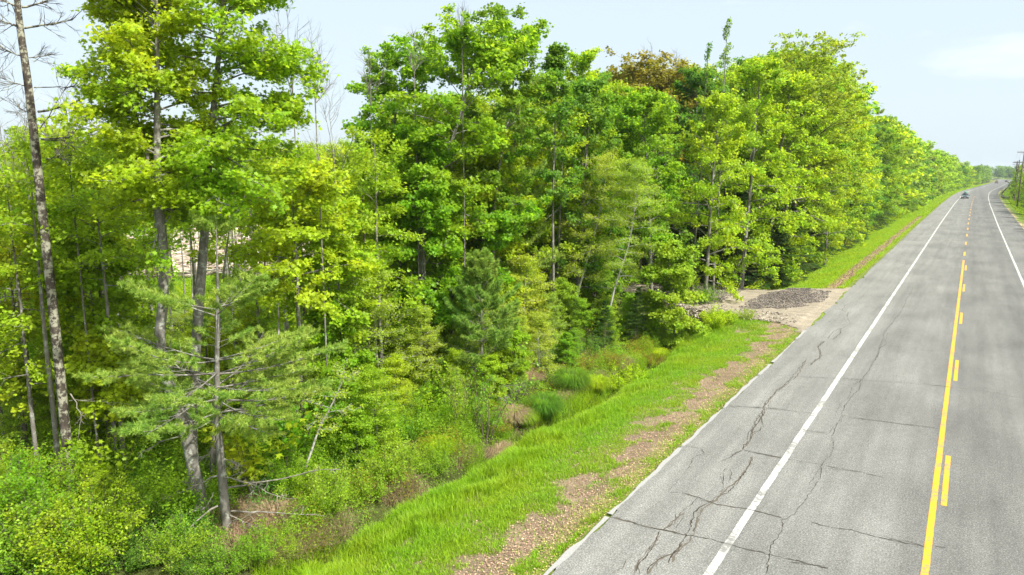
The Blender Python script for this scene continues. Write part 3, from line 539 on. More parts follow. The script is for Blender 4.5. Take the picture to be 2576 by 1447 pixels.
# ------------------------------------------------------------------ plants near the ditch, traced trunks
def trace(pts, z0=-1.0, drift=0.):
    """trunk line standing on the ground under its lowest photo point"""
    b0 = px(*pts[0], z=z0); c, n = math.cos(YAW), math.sin(YAW); d = -b0[0] * n + b0[1] * c
    P = np.array([px(x, y, depth=d + drift * k) for k, (x, y) in enumerate(pts)]); g = float(gz(P[0, 0], P[0, 1])); P[0, 2] = g - .15
    root = P[0].copy(); root[2] = g
    q = np.linspace(0, len(P) - 1, len(P) * 3 - 2); P = np.stack([np.interp(q, np.arange(len(P)), P[:, k]) for k in range(3)], -1)
    for _ in range(2): P[1:-1] = (P[:-2] + 2 * P[1:-1] + P[2:]) / 4
    return P - root, tuple(root), d
def poly(pts, d, root, dz=0.):
    P = np.array([px(x, y, depth=d + dz * k) for k, (x, y) in enumerate(pts)]) - np.array(root)
    q = np.linspace(0, len(P) - 1, 10); return np.stack([np.interp(q, np.arange(len(P)), P[:, k]) for k in range(3)], -1)
def twiggy(seed, P, r, n2=9, n3=6, l2=.6, bend=.15, wob=.10, spread=.6, n4=0):
    rg = np.random.default_rng(seed); P1 = np.asarray(P)[None] + rg.normal(0, .012, (1, len(P), 3)); r1 = np.linspace(r, r * .2, len(P))[None]
    i2 = np.zeros(n2, int); s2 = rg.uniform(.15, .98, n2); Q, T = at(P1, i2, s2); P2 = curves(rg, Q, T * .8 + rg.normal(0, spread, Q.shape), l2 * rg.uniform(.4, 1.3, n2) * (1.3 - s2), 5, bend, wob)
    i3 = np.repeat(np.arange(n2), n3); Q3, T3 = at(P2, i3, rg.uniform(.25, 1, len(i3))); P3 = curves(rg, Q3, T3 + rg.normal(0, spread, Q3.shape), l2 * .45 * rg.uniform(.4, 1.2, len(i3)), 4, bend, wob)
    return [(P1, r1, 6), (P2, np.full((n2, 5), 1.) * np.linspace(max(r * .35, .006), .003, 5), 4), (P3, np.full((len(i3), 4), 1.) * np.linspace(.005, .0025, 4), 3)]
def woodmesh(name, batches, bark): V, S, I = tubes(batches); return mesh_np(name, V, S, I, BM[bark], True)
c1 = lambda x, y: (x * .2967, y * .2967)
c3 = lambda x, y: (x / 2.474 * .85867, (1100 + y / 2.474) * .85867)
cb = lambda x, y: ((400 + x / 2.473) * .85867, (1100 + y / 2.473) * .85867)

# dead lichened tree at the left edge
T1, r1_, d1 = trace([(185, 1272), (166, 1100), (150, 930), (132, 760), (112, 590), (92, 400), (70, 200), (48, 60), (38, -60), (30, -170)])
rad = np.interp(np.linspace(0, 1, len(T1)), [0, .1, .5, .8, 1], [.15, .125, .105, .075, .035])
o = empty('dead_tree', r1_); tag(o, 'tall dead tree with lichen spotted dark trunk and bare limbs at the left', 'tree')
link('trunk', woodmesh('dead_tree_trunk', [(T1, rad, 12)], 'lichen'), o)
LB = [([(215, 235), (320, 215), (430, 205), (600, 180), (690, 90)], .03, 0.), ([(140, 222), (70, 195), (0, 175)], .03, 0), ([(190, 65), (300, 40), (400, 0), (450, -60)], .03, .1), ([(130, 50), (60, 20), (0, -5)], .03, 0),
      ([(180, 480), (100, 450), (20, 428)], .022, 0), ([(250, 490), (320, 482), (380, 472)], .018, 0), ([(215, 725), (130, 705), (50, 690)], .018, -.1), ([(290, 735), (450, 742), (600, 740), (780, 746)], .016, -.08),
      ([(320, 948), (500, 915), (650, 870), (800, 790), (1010, 690)], .032, -.1), ([(240, 945), (150, 930)], .016, 0), ([(350, 1182), (600, 1165), (800, 1110), (985, 1050), (1050, 880)], .022, -.1), ([(355, 1185), (600, 1195), (850, 1198)], .016, .05),
      ([(390, 1350), (480, 1335), (570, 1310)], .014, 0), ([(340, 1100), (400, 1010), (470, 880), (560, 730), (700, 600), (790, 490)], .014, .15)]
for k, (p, r, dz) in enumerate(LB): link('bare_limb', woodmesh('bare_limb', twiggy(40 + k, poly([c1(*q) for q in p], d1, r1_, dz), r, 11, 5, .5, spread=.45), 'lichen'), o)
for k, (p, r) in enumerate([([(465, 575), (400, 650), (270, 745), (60, 852)], .022), ([(480, 540), (510, 600), (490, 720), (455, 800), (460, 960)], .02), ([(430, 800), (330, 870), (270, 1010)], .012), ([(500, 130), (550, 200), (590, 300), (555, 480)], .018), ([(500, 180), (700, 185), (980, 215)], .008)]):
    link('bare_limb', woodmesh('bare_limb', twiggy(60 + k, poly([c3(*q) for q in p], d1 - .3, r1_, -.05), r, 5, 3, .3), 'dead'), o)
# slim grey companion
T2, r2_, d2 = trace([(155, 1240), (143, 1120), (128, 980), (112, 840), (100, 700), (84, 540), (72, 400), (58, 330)])
m = broadleaf(77, trunk=T2, r0=.085, base=.62, Rm=1.3, n1=10, n2=5, n3=3, nl=7, size=.11, shape='lobed', mat='fresh', name='slim_maple', droop=-.2)
plant('maple_tree', m, r2_, label='slim grey maple standing just left of the lichened dead tree trunk')
# twin maples
T3, r3_, d3 = trace([(520, 1312), (488, 1190), (468, 1080), (438, 1000), (410, 930), (400, 850), (411, 760), (413, 640), (405, 560), (396, 430), (392, 300), (390, 120), (386, -60), (380, -200)])
fork = poly([(408, 610), (388, 520), (375, 400), (330, 250), (300, 120), (280, 0)], d3, r3_, .1)
def azC(rg, n, t): return np.where(rg.random(n) < .62, rg.normal(R(195), .75, n), rg.uniform(0, 6.283, n))
m = broadleaf(101, trunk=T3, r0=.17, base=.62, droop=-.3, Rm=1.75, n1=50, n2=8, n3=5, nl=16, size=.115, shape='maple', mat='maple', name='left_maple', prof=(.75, 1, .95, .9, .6), el=(2, 60), az=azC, extra=lambda rg, tk, rad: [(fork, np.linspace(.06, .02, 10), 7)], sides=12)
plant('maple_tree', m, r3_, label='grey trunked maple with kinked stem, left one of the twin maples behind the pine', cat='tree')
T4, r4_, d4 = trace([(500, 1275), (483, 1160), (480, 1070), (488, 960), (494, 850), (504, 720), (514, 600), (520, 480), (528, 330), (540, 130), (548, 0), (555, -160), (560, -280)], drift=.03)
def azD(rg, n, t): return np.where(rg.random(n) < .55, rg.normal(R(20), .9, n), rg.uniform(0, 6.283, n))
m = broadleaf(102, trunk=T4, r0=.17, base=.56, Rm=2.6, n1=56, n2=8, n3=5, nl=16, size=.115, shape='maple', mat='maple', name='right_maple', prof=(.85, 1, 1, .85, .5), el=(-2, 60), az=azD, sides=12)
plant('maple_tree', m, r4_, label='tall full crowned maple, right one of the twin maples, its top cut by the frame', cat='tree')
for k, (x, y, H, b_, Rm, mt, lab, n1) in enumerate([
        (765, 1120, 9.3, .55, 2.3, 'fresh', 'bright lime maple hanging over the gap right of the twin maples', 30),
        (850, 1060, 8.6, .45, 2.3, 'fresh', 'light green young maple between the twin maples and the central tree', 26)]):
    p = px(x, y, -1); m = broadleaf(110 + k, H=H, base=b_, Rm=Rm, n1=n1, n2=8, n3=5, nl=13, size=.12, shape='lobed', mat=mt, name='lime_maple', prof=(.9, 1, .9, .7, .4), el=(-5, 50), r0=.10, droop=-.5)
    plant('maple_tree', m, gpos(p[0], p[1]), label=lab)
# yellow maples far left
for k, (x, d, ztop, b_, Rm, mt, lab) in enumerate([
        (0, 20.5, 6.8, .5, 2.7, 'yellow', 'yellow leaved maple reaching in from the left edge behind the dead tree'),
        (225, 20.5, 6.6, .55, 2.0, 'yellow', 'low yellow green maple between the dead trunk and the twin maples'),
        (255, 22., 9.4, .62, 2.2, 'yellow', 'yellow green maple filling the gap left of the twin maples'),
        (160, 26., 10.2, .45, 2.6, 'fresh', 'pale green maple behind the yellow maples at the left'),
        (240, 19.5, 3.6, .5, 1.0, 'fresh', 'small bright maple sapling right of the dead tree at mid height')]):
    p = px(x, 600, depth=d); z = float(gz(p[0], p[1])); m = broadleaf(120 + k, H=ztop - z, base=b_, Rm=Rm, n1=26, n2=7, n3=4, nl=12, size=.125, shape='lobed', mat=mt, name='yellow_maple', prof=(1, 1, .9, .7, .35), el=(-5, 45), r0=.08)
    plant('maple_tree', m, (p[0], p[1], z), label=lab)
# white pine in front
T5, r5_, d5 = trace([(572, 1345), (562, 1230), (549, 1090), (546, 980), (546, 860), (548, 720), (545, 620), (542, 540)])
def pg(t): return np.where(t < .62, .02 + t * .42, np.where(t < .8, .28 + (t - .62) * 1.6, t))
m = conifer(131, trunk=T5, r0=.13, base=.34, Rm=2.6, n1=34, n2=14, n3=9, nl=34, size=.115, kind='pine', name='front_pine', prof=(.95, 1.05, .9, .5, .25, .08), el=(0, 32), bark='gray', gaps=pg)
o = plant('pine_tree', m, r5_, label='white pine with wide soft boughs and dead lower limbs in front of the twin maples', cat='tree', parts=('trunk', 'needles'))
for k, (p, r, dz) in enumerate([([(590, 725), (470, 780), (330, 840), (130, 920)], .022, .05), ([(655, 812), (760, 800), (880, 775), (1100, 745), (1280, 690), (1470, 680)], .026, -.1), ([(600, 725), (700, 750), (850, 790), (1000, 870), (1160, 900)], .018, -.15),
        ([(690, 985), (900, 990), (1100, 1003), (1360, 1015)], .024, -.1), ([(680, 1010), (760, 1050), (870, 1100)], .018, -.2), ([(590, 940), (480, 1010), (360, 1130), (310, 1290), (345, 1447)], .028, -.3), ([(560, 320), (470, 370), (350, 430), (200, 470), (30, 560)], .022, -.2),
        ([(620, 310), (700, 295), (780, 240), (850, 185)], .02, 0), ([(600, 400), (570, 500), (520, 580), (380, 600)], .018, -.1), ([(560, 850), (500, 960), (280, 1030)], .01, -.1), ([(590, 600), (740, 635)], .01, 0)]):
    link('dead_limb', woodmesh('dead_limb', twiggy(80 + k, poly([cb(*q) for q in p], d5, r5_, dz), r, 9, 4, .42, bend=-.1), 'dead'), o)
# slim companion trunk
T6, r6_, d6 = trace([(533, 1215), (537, 1120), (540, 1000), (545, 900), (556, 760), (566, 600), (575, 500)], drift=.05)
m = broadleaf(140, trunk=T6, r0=.09, base=.7, Rm=1.2, n1=8, n2=4, n3=3, nl=8, size=.11, shape='lobed', mat='maple', name='thin_maple')
plant('maple_tree', m, r6_, label='thin dark stemmed tree directly behind the front pine trunk')
# young pine, centre
p = px(1212, 985, -1); m = conifer(132, H=5.9, base=.06, Rm=2.0, n1=48, n2=12, n3=8, nl=30, size=.14, kind='pine', name='young_pine', prof=(1, 1, .95, .75, .45, .1), el=(5, 60), r0=.07, droop=.35)
plant('pine_tree', m, gpos(p[0], p[1]), label='young bushy white pine with pale new tips in the middle by the ditch', parts=('trunk', 'needles'))
# central tall trees
def tall(seed, pts, H_extra, label, **kw):
    T, r, d = trace(pts); m = broadleaf(seed, trunk=T, **kw); return plant('maple_tree', m, r, label=label)
tall(151, [(1065, 945), (1062, 820), (1058, 640), (1075, 500), (1110, 380), (1150, 240), (1180, 110), (1190, 35)], 0, 'tallest central maple with dark forked limbs against the sky', r0=.17, base=.38, Rm=3.1, n1=44, n2=8, n3=5, nl=14, size=.135, shape='lobed', mat='maple', prof=(.8, 1, 1, .85, .45), el=(5, 65), name='central_maple')
tall(152, [(1005, 905), (1002, 760), (1010, 600), (1005, 450), (985, 300), (1000, 160), (1010, 95)], 0, 'maple with bare twig tips, left lobe of the central clump', r0=.13, base=.4, Rm=2.4, n1=34, n2=8, n3=5, nl=14, size=.14, shape='lobed', mat='maple', prof=(.8, 1, 1, .9, .6), el=(5, 70), name='central_left_maple')
tall(153, [(1265, 900), (1250, 760), (1235, 600), (1250, 420), (1280, 250), (1295, 120), (1300, 25)], 0, 'bronze tipped maple on the right of the central clump', r0=.13, base=.42, Rm=2.4, n1=32, n2=8, n3=5, nl=12, size=.14, shape='lobed', mat='oak', prof=(.8, 1, .95, .8, .7), el=(5, 60), name='central_right_maple')
tall(154, [(1395, 860), (1392, 700), (1390, 500), (1395, 330), (1400, 190), (1403, 115)], 0, 'narrow pointed tree between the central clump and the birches', r0=.09, base=.35, Rm=1.3, n1=30, n2=6, n3=4, nl=12, size=.14, shape='lobed', mat='dark', prof=(1, 1, .7, .45, .3), el=(30, 75), name='narrow_maple')
tall(155, [(1080, 900), (1100, 800), (1140, 690), (1190, 600), (1240, 540), (1290, 500)], 0, 'bright leaning maple low in the central clump behind the young pine', r0=.09, base=.35, Rm=2.5, n1=34, n2=8, n3=5, nl=14, size=.13, shape='lobed', mat='maple', prof=(.9, 1, .9, .7), el=(-5, 50), name='low_maple')
tall(156, [(955, 1010), (950, 900), (940, 780), (930, 650)], 0, 'fine leaved young birch left of the young pine', r0=.05, base=.12, Rm=1.8, n1=30, n2=7, n3=5, nl=13, size=.075, shape='kite', mat='birch', bark='pale', prof=(.9, 1, .8, .5), el=(15, 60), name='small_birch')
tall(157, [(870, 1040), (885, 900), (905, 760), (915, 640)], 0, 'light green young birch with white stem beside the lime maples', r0=.05, base=.12, Rm=1.6, n1=26, n2=7, n3=5, nl=12, size=.08, shape='kite', mat='birch', bark='pale', prof=(.9, 1, .8, .5), el=(15, 60), name='small_birch')
# birches and poplars right of centre
for k, (pts, Rm, mt, lab, kw) in enumerate([
        ([(1430, 840), (1455, 730), (1490, 600), (1515, 480), (1530, 380)], 1.9, 'birch', 'leaning white stemmed birch with fine pale leaves right of the young pine', dict(size=.075, nl=18, bark='pale', r0=.07, n1=36)),
        ([(1520, 850), (1545, 720), (1585, 600), (1600, 470), (1605, 400)], 1.9, 'birch', 'upright birch with tiny pale leaves nearest the dense low maple', dict(size=.075, nl=18, bark='pale', r0=.07, n1=36)),
        ([(1375, 800), (1400, 660), (1430, 480), (1455, 300), (1465, 125)], 2.3, 'maple', 'slender pale trunked tree with a pointed top beside the narrow tree', dict(size=.14, nl=13, r0=.1, n1=34)),
        ([(1640, 800), (1635, 640), (1632, 480), (1625, 330), (1620, 220)], 2.6, 'maple', 'maple with two visible dark trunks above the dense low maple', dict(size=.14, nl=14, r0=.14, n1=36)),
        ([(1700, 860), (1695, 780), (1690, 690), (1688, 610)], 1.7, 'shrub', 'dense low deep green maple beside the driveway', dict(size=.12, nl=20, r0=.07, n1=34, base=.05, droop=-.3))]):
    kk = dict(base=.3, n2=7, n3=5, shape='kite' if mt == 'birch' else 'lobed', prof=(.8, 1, .95, .75, .35), el=(10, 65)); kk.update(kw)
    tall(160 + k, pts, 0, lab, Rm=Rm, mat=mt, name='roadside_tree', **kk)

# ------------------------------------------------------------------ shared tree kinds for the wood
def topz(x, y, ty):
    _, _, Y = toview(np.array([x, y, 0.])); k = (723.5 - ty) / FPX; return CH + float(Y) * (k * math.cos(PITCH) - math.sin(PITCH)) / (math.cos(PITCH) + k * math.sin(PITCH))
SKX = [-400, 0, 120, 330, 500, 800, 850, 900, 960, 1060, 1300, 1400, 1450, 1530, 1600, 1720, 1830, 1900, 1990, 2080, 2110, 2140, 2200, 2300, 2400, 2450, 2500, 2560, 2700]
SKY = [380, 380, 340, 335, 330, 345, 370, 350, 300, 240, 200, 190, 185, 165, 165, 165, 170, 130, 130, 160, 220, 275, 285, 352, 405, 418, 405, 395, 380]
def skyl(x): return float(np.interp(x, SKX, SKY))
VAR = {}
for k in range(3):
    VAR['near', k] = broadleaf(290 + k, H=12, base=.22, Rm=2.6, n1=44, n2=8, n3=5, nl=15, size=.14, shape='lobed', mat=['maple', 'fresh', 'shrub'][k], prof=(.8, 1, .9, .7, .3), el=(0, 62), twigs=False, r0=.10, name='near_tree', dense=.22)
for k in range(6):
    VAR['broad', k] = broadleaf(200 + k, H=14, base=.06 + .04 * (k % 3), Rm=3.6, n1=44, n2=7, n3=5, nl=13, size=.205, shape='kite', mat=['maple', 'maple', 'shrub', 'oak', 'maple', 'dark'][k], prof=[(.8, 1, 1, .8, .35), (.7, 1, .9, .6, .2), (1, .95, .8, .5, .2)][k % 3], el=(0, 68), twigs=False, r0=.17, name='broad_tree', dense=.24)
for k in range(5):
    VAR['slim', k] = broadleaf(220 + k, H=11, base=[.58, .3, .6, .35, .62][k], Rm=1.9, n1=22, n2=6, n3=4, nl=11, size=.15, shape='kite', mat=['fresh', 'maple', 'birch', 'yellow', 'fresh'][k], bark=['gray', 'gray', 'pale', 'gray', 'brown'][k], prof=(.8, 1, .9, .7, .3), el=(0, 60), twigs=False, r0=.085, name='slim_tree', dense=.25)
for k in range(3):
    VAR['spruce', k] = conifer(240 + k, H=10, base=.03, Rm=2.6, n1=70, n2=9, n3=5, nl=7, size=.17, kind='spruce', bark='brown', el=(-12, 40), droop=-.15, name='spruce', prof=(1, .95, .8, .55, .3, .06))
for k in range(2):
    VAR['pine', k] = conifer(250 + k, H=13, base=.12, Rm=3.2, n1=48, n2=9, n3=5, nl=14, size=.26, kind='pine', bark='brown', el=(0, 50), name='wood_pine', prof=(1, 1, .9, .7, .45, .12))
for k in range(3):
    VAR['far', k] = broadleaf(260 + k, H=14, base=.05, Rm=4.2, n1=36, n2=6, n3=3, nl=5, size=.62, shape='kite', mat=['maple', 'far', 'maple'][k], prof=[(.9, 1, 1, .75, .3), (.8, 1, .8, .5, .15), (1, 1, .9, .7, .3)][k], el=(0, 65), twigs=False, r0=.2, name='far_tree', dense=.5, sides=5)
VAR['bronze', 0] = broadleaf(270, H=15, base=.3, Rm=3.4, n1=40, n2=7, n3=5, nl=9, size=.24, shape='kite', mat='bronze', prof=(.8, 1, 1, .9, .5), el=(10, 65), twigs=False, r0=.16, name='bronze_tree', dense=.3)
VAR['oak', 0] = broadleaf(271, H=20, base=.38, Rm=5.6, n1=46, n2=9, n3=5, nl=9, size=.24, shape='kite', mat='oak', prof=(.65, .9, 1, .9, .6), el=(12, 62), droop=-.1, twigs=False, r0=.26, name='oak', dense=.22, bark='brown', spread2=.45)
VAR['spire', 0] = broadleaf(272, H=17, base=.35, Rm=1.5, n1=34, n2=4, n3=3, nl=4, size=.17, shape='kite', mat='dark', prof=(1, 1, .7, .4, .15), el=(48, 80), twigs=False, r0=.12, name='spire_tree', dense=.15)
VARH = dict(near=12, broad=14, slim=11, spruce=10, pine=13, far=14, bronze=15, oak=20, spire=17)
PARTS = {'spruce': ('trunk', 'needles'), 'pine': ('trunk', 'needles')}
NAME = dict(near='young_tree', broad='broadleaf_tree', slim='young_tree', spruce='spruce_tree', pine='pine_tree', far='broadleaf_tree', bronze='maple_tree', oak='oak_tree', spire='poplar_tree')
def put(kind, k, x, y, H, label, group=None, wide=1.):
    s = H / VARH[kind]; o = plant(NAME[kind], VAR[kind, k], gpos(x, y, -.05), rng.uniform(0, 6.28), s, label, 'tree', group, PARTS.get(kind, ('trunk', 'crown')))
    o.scale = (s * wide, s * wide, s); return o
def at_px(x, d): p = px(x, 600, depth=d); return p[0], p[1]
# named crowns on the skyline
for kind, k, X_, d, ty, wide, lab in [('oak', 0, 1990, 60, 82, 1., 'big rounded oak crown with open limbs standing above the roadside row'), ('spire', 0, 1800, 46, 52, .75, 'thin spire topped poplar left of the big oak, highest tip on the right'), ('spire', 0, 1745, 47, 110, .7, 'second smaller spire topped poplar beside the tallest spire'),
        ('bronze', 0, 1590, 58, 132, 1.1, 'reddish bronze leaved maple left part of the bronze crown'), ('bronze', 0, 1690, 60, 150, 1.1, 'reddish bronze leaved maple nearer the spire topped poplars'),
        ('broad', 1, 1870, 50, 150, .9, 'yellow green maple crown between the spire poplar and the big oak'), ('broad', 4, 1780, 44, 235, .9, 'lime green maple below the spire topped poplars'), ('broad', 0, 1530, 44, 215, .8, 'mid green tree below the left edge of the bronze crown'), ('broad', 2, 1640, 52, 240, .9, 'green maple directly below the bronze crowns'),
        ('pine', 0, 1290, 36, 265, .8, 'white pine with soft drooping boughs behind the central maples'), ('broad', 4, 2080, 66, 330, .8, 'yellow green tree below the right side of the big oak'), ('slim', 1, 890, 70, 350, 1.2, 'slender tree on the skyline at the left foot of the central clump')]:
    x, y = at_px(X_, d); put(kind, k, x, y, topz(x, y, ty) - float(gz(x, y)), lab, wide=wide)
# roadside row past the driveway
ordn = ['first', 'second', 'third', 'fourth', 'fifth', 'sixth', 'seventh', 'eighth', 'ninth', 'tenth', 'eleventh', 'twelfth', 'thirteenth', 'fourteenth', 'fifteenth', 'sixteenth', 'seventeenth', 'eighteenth', 'nineteenth', 'twentieth']
BT = ['mid green', 'lime green', 'leafy green', 'olive green', 'fresh green', 'grass green']
def rowtree(kind, k, y, l, j, lab, group=None, wide=1.1, jit=(0, 22)):
    x = cx(y) + l; X_, _, _ = toview(np.array([x, y, 0.])); H = topz(x, y, skyl(float(X_)) + rng.uniform(*jit)) - float(gz(x, y)); H = max(H, 4.); return put(kind, k, x, y, H, lab, group, wide)
y = 57.; i = 0
while y < 150:
    kd, k = (('spruce', i % 3) if i % 5 == 3 else ('broad', [1, 4, 3, 0, 2, 5][i % 6]))
    lab = f'{"dark spruce" if kd == "spruce" else ["lime green", "bright green", "olive green", "mid green", "leafy green", "fresh green"][i % 6] + " broadleaf tree"}, {ordn[i]} in the row along the verge past the driveway'
    rowtree(kd, k, y, -13.6 + rng.uniform(-.5, .5), i, lab, 'front row of trees along the verge past the driveway', 1.05 if kd == 'broad' else .8, (30, 90) if kd != 'spruce' else (40, 110)); y += rng.uniform(4.6, 6.4); i += 1
y = 56.
while y < 150:
    for l in (-19.5, -26.):
        k = int(rng.integers(6)); rowtree('broad', k, y + rng.uniform(-2, 2), l + rng.uniform(-1.5, 1.5), 0, f'tall {BT[k]} crown behind the front row', 'second rank of trees past the driveway', 1., (0, 22))
    y += 6.2
y = 153.
while y < 620:
    for l in (-13.8, -22.):
        kd = 'pine' if rng.random() < .22 else 'far'; k = int(rng.integers(2 if kd == 'pine' else 3)); rowtree(kd, k, y + rng.uniform(-2, 2), l + rng.uniform(-1, 1), 0, f'distant {"pine" if kd == "pine" else ["light green tree", "dull green tree", "bright green tree"][k]} in the wall towards the bend', 'distant trees left of the road', 1.1, (-8, 16) if l < -15 else (4, 34))
    y += 8 + (y - 150) * .022
for k in range(22):
    y = 57.5 + k * 4.3; x = cx(y) - 12.2 + rng.uniform(-1.0, .5)
    if k % 3 == 1: o = put('broad', [0, 2, 5][k % 3], x, y, rng.uniform(3., 4.5), 'low leafy tree under the front row', 'low trees at the foot of the front row')
    else: put('spruce', k % 3, x - .5, y, rng.uniform(3.2, 6.), 'low dark spruce under the front row', 'low trees at the foot of the front row', 1.15)
# dark spruces and low trees behind the driveway
for k, (X_, Y_, H, wd, lab) in enumerate([(1775, 706, 6.5, 1.25, 'dark spruce at the inner left corner of the driveway'), (1850, 712, 8.2, 1.25, 'dark spruce behind the middle of the driveway'), (1925, 712, 7.4, 1.3, 'dark drooping spruce behind the driveway gravel'), (1990, 700, 6.6, 1.2, 'dark spruce at the right end behind the driveway'), (2045, 668, 5., 1., 'small dark spruce at the verge corner past the driveway'), (1735, 745, 3.4, .8, 'short green spruce by the dense low maple'), (1520, 862, 2.8, .9, 'short yellow green spruce under the birches'), (1600, 850, 3.2, .9, 'short dark spruce beside the ditch under the birches')]):
    p = px(X_, Y_, -.7); put('spruce', k % 3, p[0], p[1], H, lab, wide=wd)
for k, (X_, d, ty, lab) in enumerate([(1850, 65, 400, 'leafy maple low over the driveway spruces'), (1960, 70, 380, 'leafy maple reaching over the right end of the driveway'), (1745, 58, 400, 'light green maple above the inner end of the driveway'), (2050, 78, 400, 'maple bulging over the verge just past the driveway')]):
    x, y = at_px(X_, d); put('broad', (k * 2 + 1) % 6, x, y, topz(x, y, ty) - float(gz(x, y)), lab, wide=1.)
# the wood on the left: slender trees thinning towards the clearing
cnt = 0; tries = 0; placed = []
while cnt < 135 and tries < 6000:
    tries += 1; d = 17.5 + 42 * rng.random() ** .75; X_ = rng.uniform(-120, 1650); x, y = at_px(X_, d)
    if x > -18.5 or y < 3 or (y > 37 and x > -22) : continue
    if any((x - a) ** 2 + (y - b) ** 2 < (1.7 if X_ > 900 else 2.1) ** 2 for a, b in placed): continue
    gap = 300 < X_ < 930
    if gap and rng.random() < .6: continue
    ty = skyl(X_) + rng.uniform(5, 90 if not gap else 60)
    z = float(gz(x, y)); H = topz(x, y, ty) - z; k = int(rng.integers(5))
    if gap:
        if rng.random() < .45: k = [0, 2, 4][int(rng.integers(3))]; H = topz(x, y, 350 + rng.uniform(0, 40)) - z
        else: H = (topz(x, y, 700 + rng.uniform(0, 60)) - z)
        if H < 1.6: continue
    if X_ < 320: k = [0, 3, 3, 0, 1][int(rng.integers(5))]
    zone = 'left of the twin maples' if X_ < 320 else 'in front of the clearing' if X_ < 930 else 'behind the central clump' if X_ < 1400 else 'behind the birches'
    kd = 'slim' if X_ < 950 or rng.random() < .5 else 'broad'
    if kd == 'broad': k = int(rng.integers(6))
    if kd == 'broad' and d < 38: kd = 'near'; k = k % 3
    tone = dict(broad=['mid green', 'fresh green', 'leafy green', 'olive', 'lime', 'grassy green'], near=['mid green', 'fresh green', 'bushy green'], slim=['fresh green', 'mid green', 'pale stemmed', 'yellow green', 'brown stemmed'])[kd][k]; put(kd, k, x, y, H, f'{"tall" if H > 7 else "short"} {tone} tree {zone}', f'young trees in the wood {zone}', 1.3 if kd == 'slim' and H < 6 else (.85 if kd == 'broad' else 1.)); placed.append((x, y)); cnt += 1
for j in range(46):
    X_ = rng.uniform(900, 1900); d = rng.uniform(60, 110); x, y = at_px(X_, d)
    if x > -26: continue
    k = int(rng.integers(6)); put('broad', k, x, y, topz(x, y, skyl(X_) + rng.uniform(10, 60)) - float(gz(x, y)), f'{BT[k]} tree far behind the central clump', 'deep wood trees behind the central clump', .95)
SV = [broadleaf(330 + k, H=5, base=.04, Rm=1.35, n1=40, n2=7, n3=5, nl=12, size=[.085, .075, .1, .09][k], shape=['oval', 'oval', 'lobed', 'oval'][k], mat=['fresh', 'birch', 'maple', 'shrub'][k], bark=['gray', 'pale', 'gray', 'brown'][k], prof=(.9, 1, .85, .6, .25), el=(10, 65), r0=.045, name='sapling', dense=.15) for k in range(4)]
ST = ['lime green', 'pale fine leaved', 'broad leaved', 'green']
q = 0
for j in range(900):
    y = rng.uniform(13, 40); x = rng.uniform(-24, -14.4); X_, Y_, D_ = toview(np.array([x, y, -1.]))
    if X_ < 840 or (y > 37.5 and x > -19) or any((x - a) ** 2 + (y - b) ** 2 < 1.35 ** 2 for a, b in placed): continue
    k = int(rng.integers(4)); H = rng.uniform(2.2, 4.6) * (1.15 if x < -17 else .75); sc_ = H / 5; o = plant('sapling', SV[k], gpos(x, y, -.05), rng.uniform(0, 6), sc_, f'{ST[k]} sapling at the wood edge behind the ditch', 'sapling', 'saplings at the wood edge behind the ditch'); placed.append((x, y)); o.scale = (sc_ * 1.15, sc_ * 1.15, sc_); q += 1
    if q > 46: break
for j in range(400):
    d = rng.uniform(19, 30); X_ = rng.uniform(-60, 900); x, y = at_px(X_, d)
    if x > -17 or any((x - a) ** 2 + (y - b) ** 2 < 1.5 ** 2 for a, b in placed): continue
    k = int(rng.integers(4)); H = min(rng.uniform(1.8, 4.2), topz(x, y, 705) - float(gz(x, y))); 
    if H < 1.2: continue
    sc_ = H / 5; o = plant('sapling', SV[k], gpos(x, y, -.05), rng.uniform(0, 6), sc_, f'{ST[k]} sapling on the wood floor behind the twin maples', 'sapling', 'saplings on the wood floor behind the twin maples'); placed.append((x, y)); o.scale = (sc_ * 1.2, sc_ * 1.2, sc_); q += 1
    if q > 84: break
# bare pole trunks in front of and in the clearing
pm = [broadleaf(280 + k, H=10, base=.55, Rm=.8, n1=9, n2=4, n3=2, nl=3, size=.12, mat='fresh', bark=['gray', 'dead', 'pale'][k], r0=.08, name='pole_tree', twigs=False, el=(20, 60)) for k in range(3)]
for j in range(30):
    X_ = rng.uniform(330, 920); d = rng.uniform(22, 64); x, y = at_px(X_, d)
    if x > -19: continue
    H = topz(x, y, rng.uniform(360, 520)) - float(gz(x, y)); s = H / 10; o = plant('young_tree', pm[j % 3], gpos(x, y, -.05), rng.uniform(0, 6), s, ['thin grey', 'thin bleached', 'thin pale'][j % 3] + ' trunk before the felled clearing', 'tree', 'bare poles before the clearing')
    o.scale = (s * .9, s * .9, s)
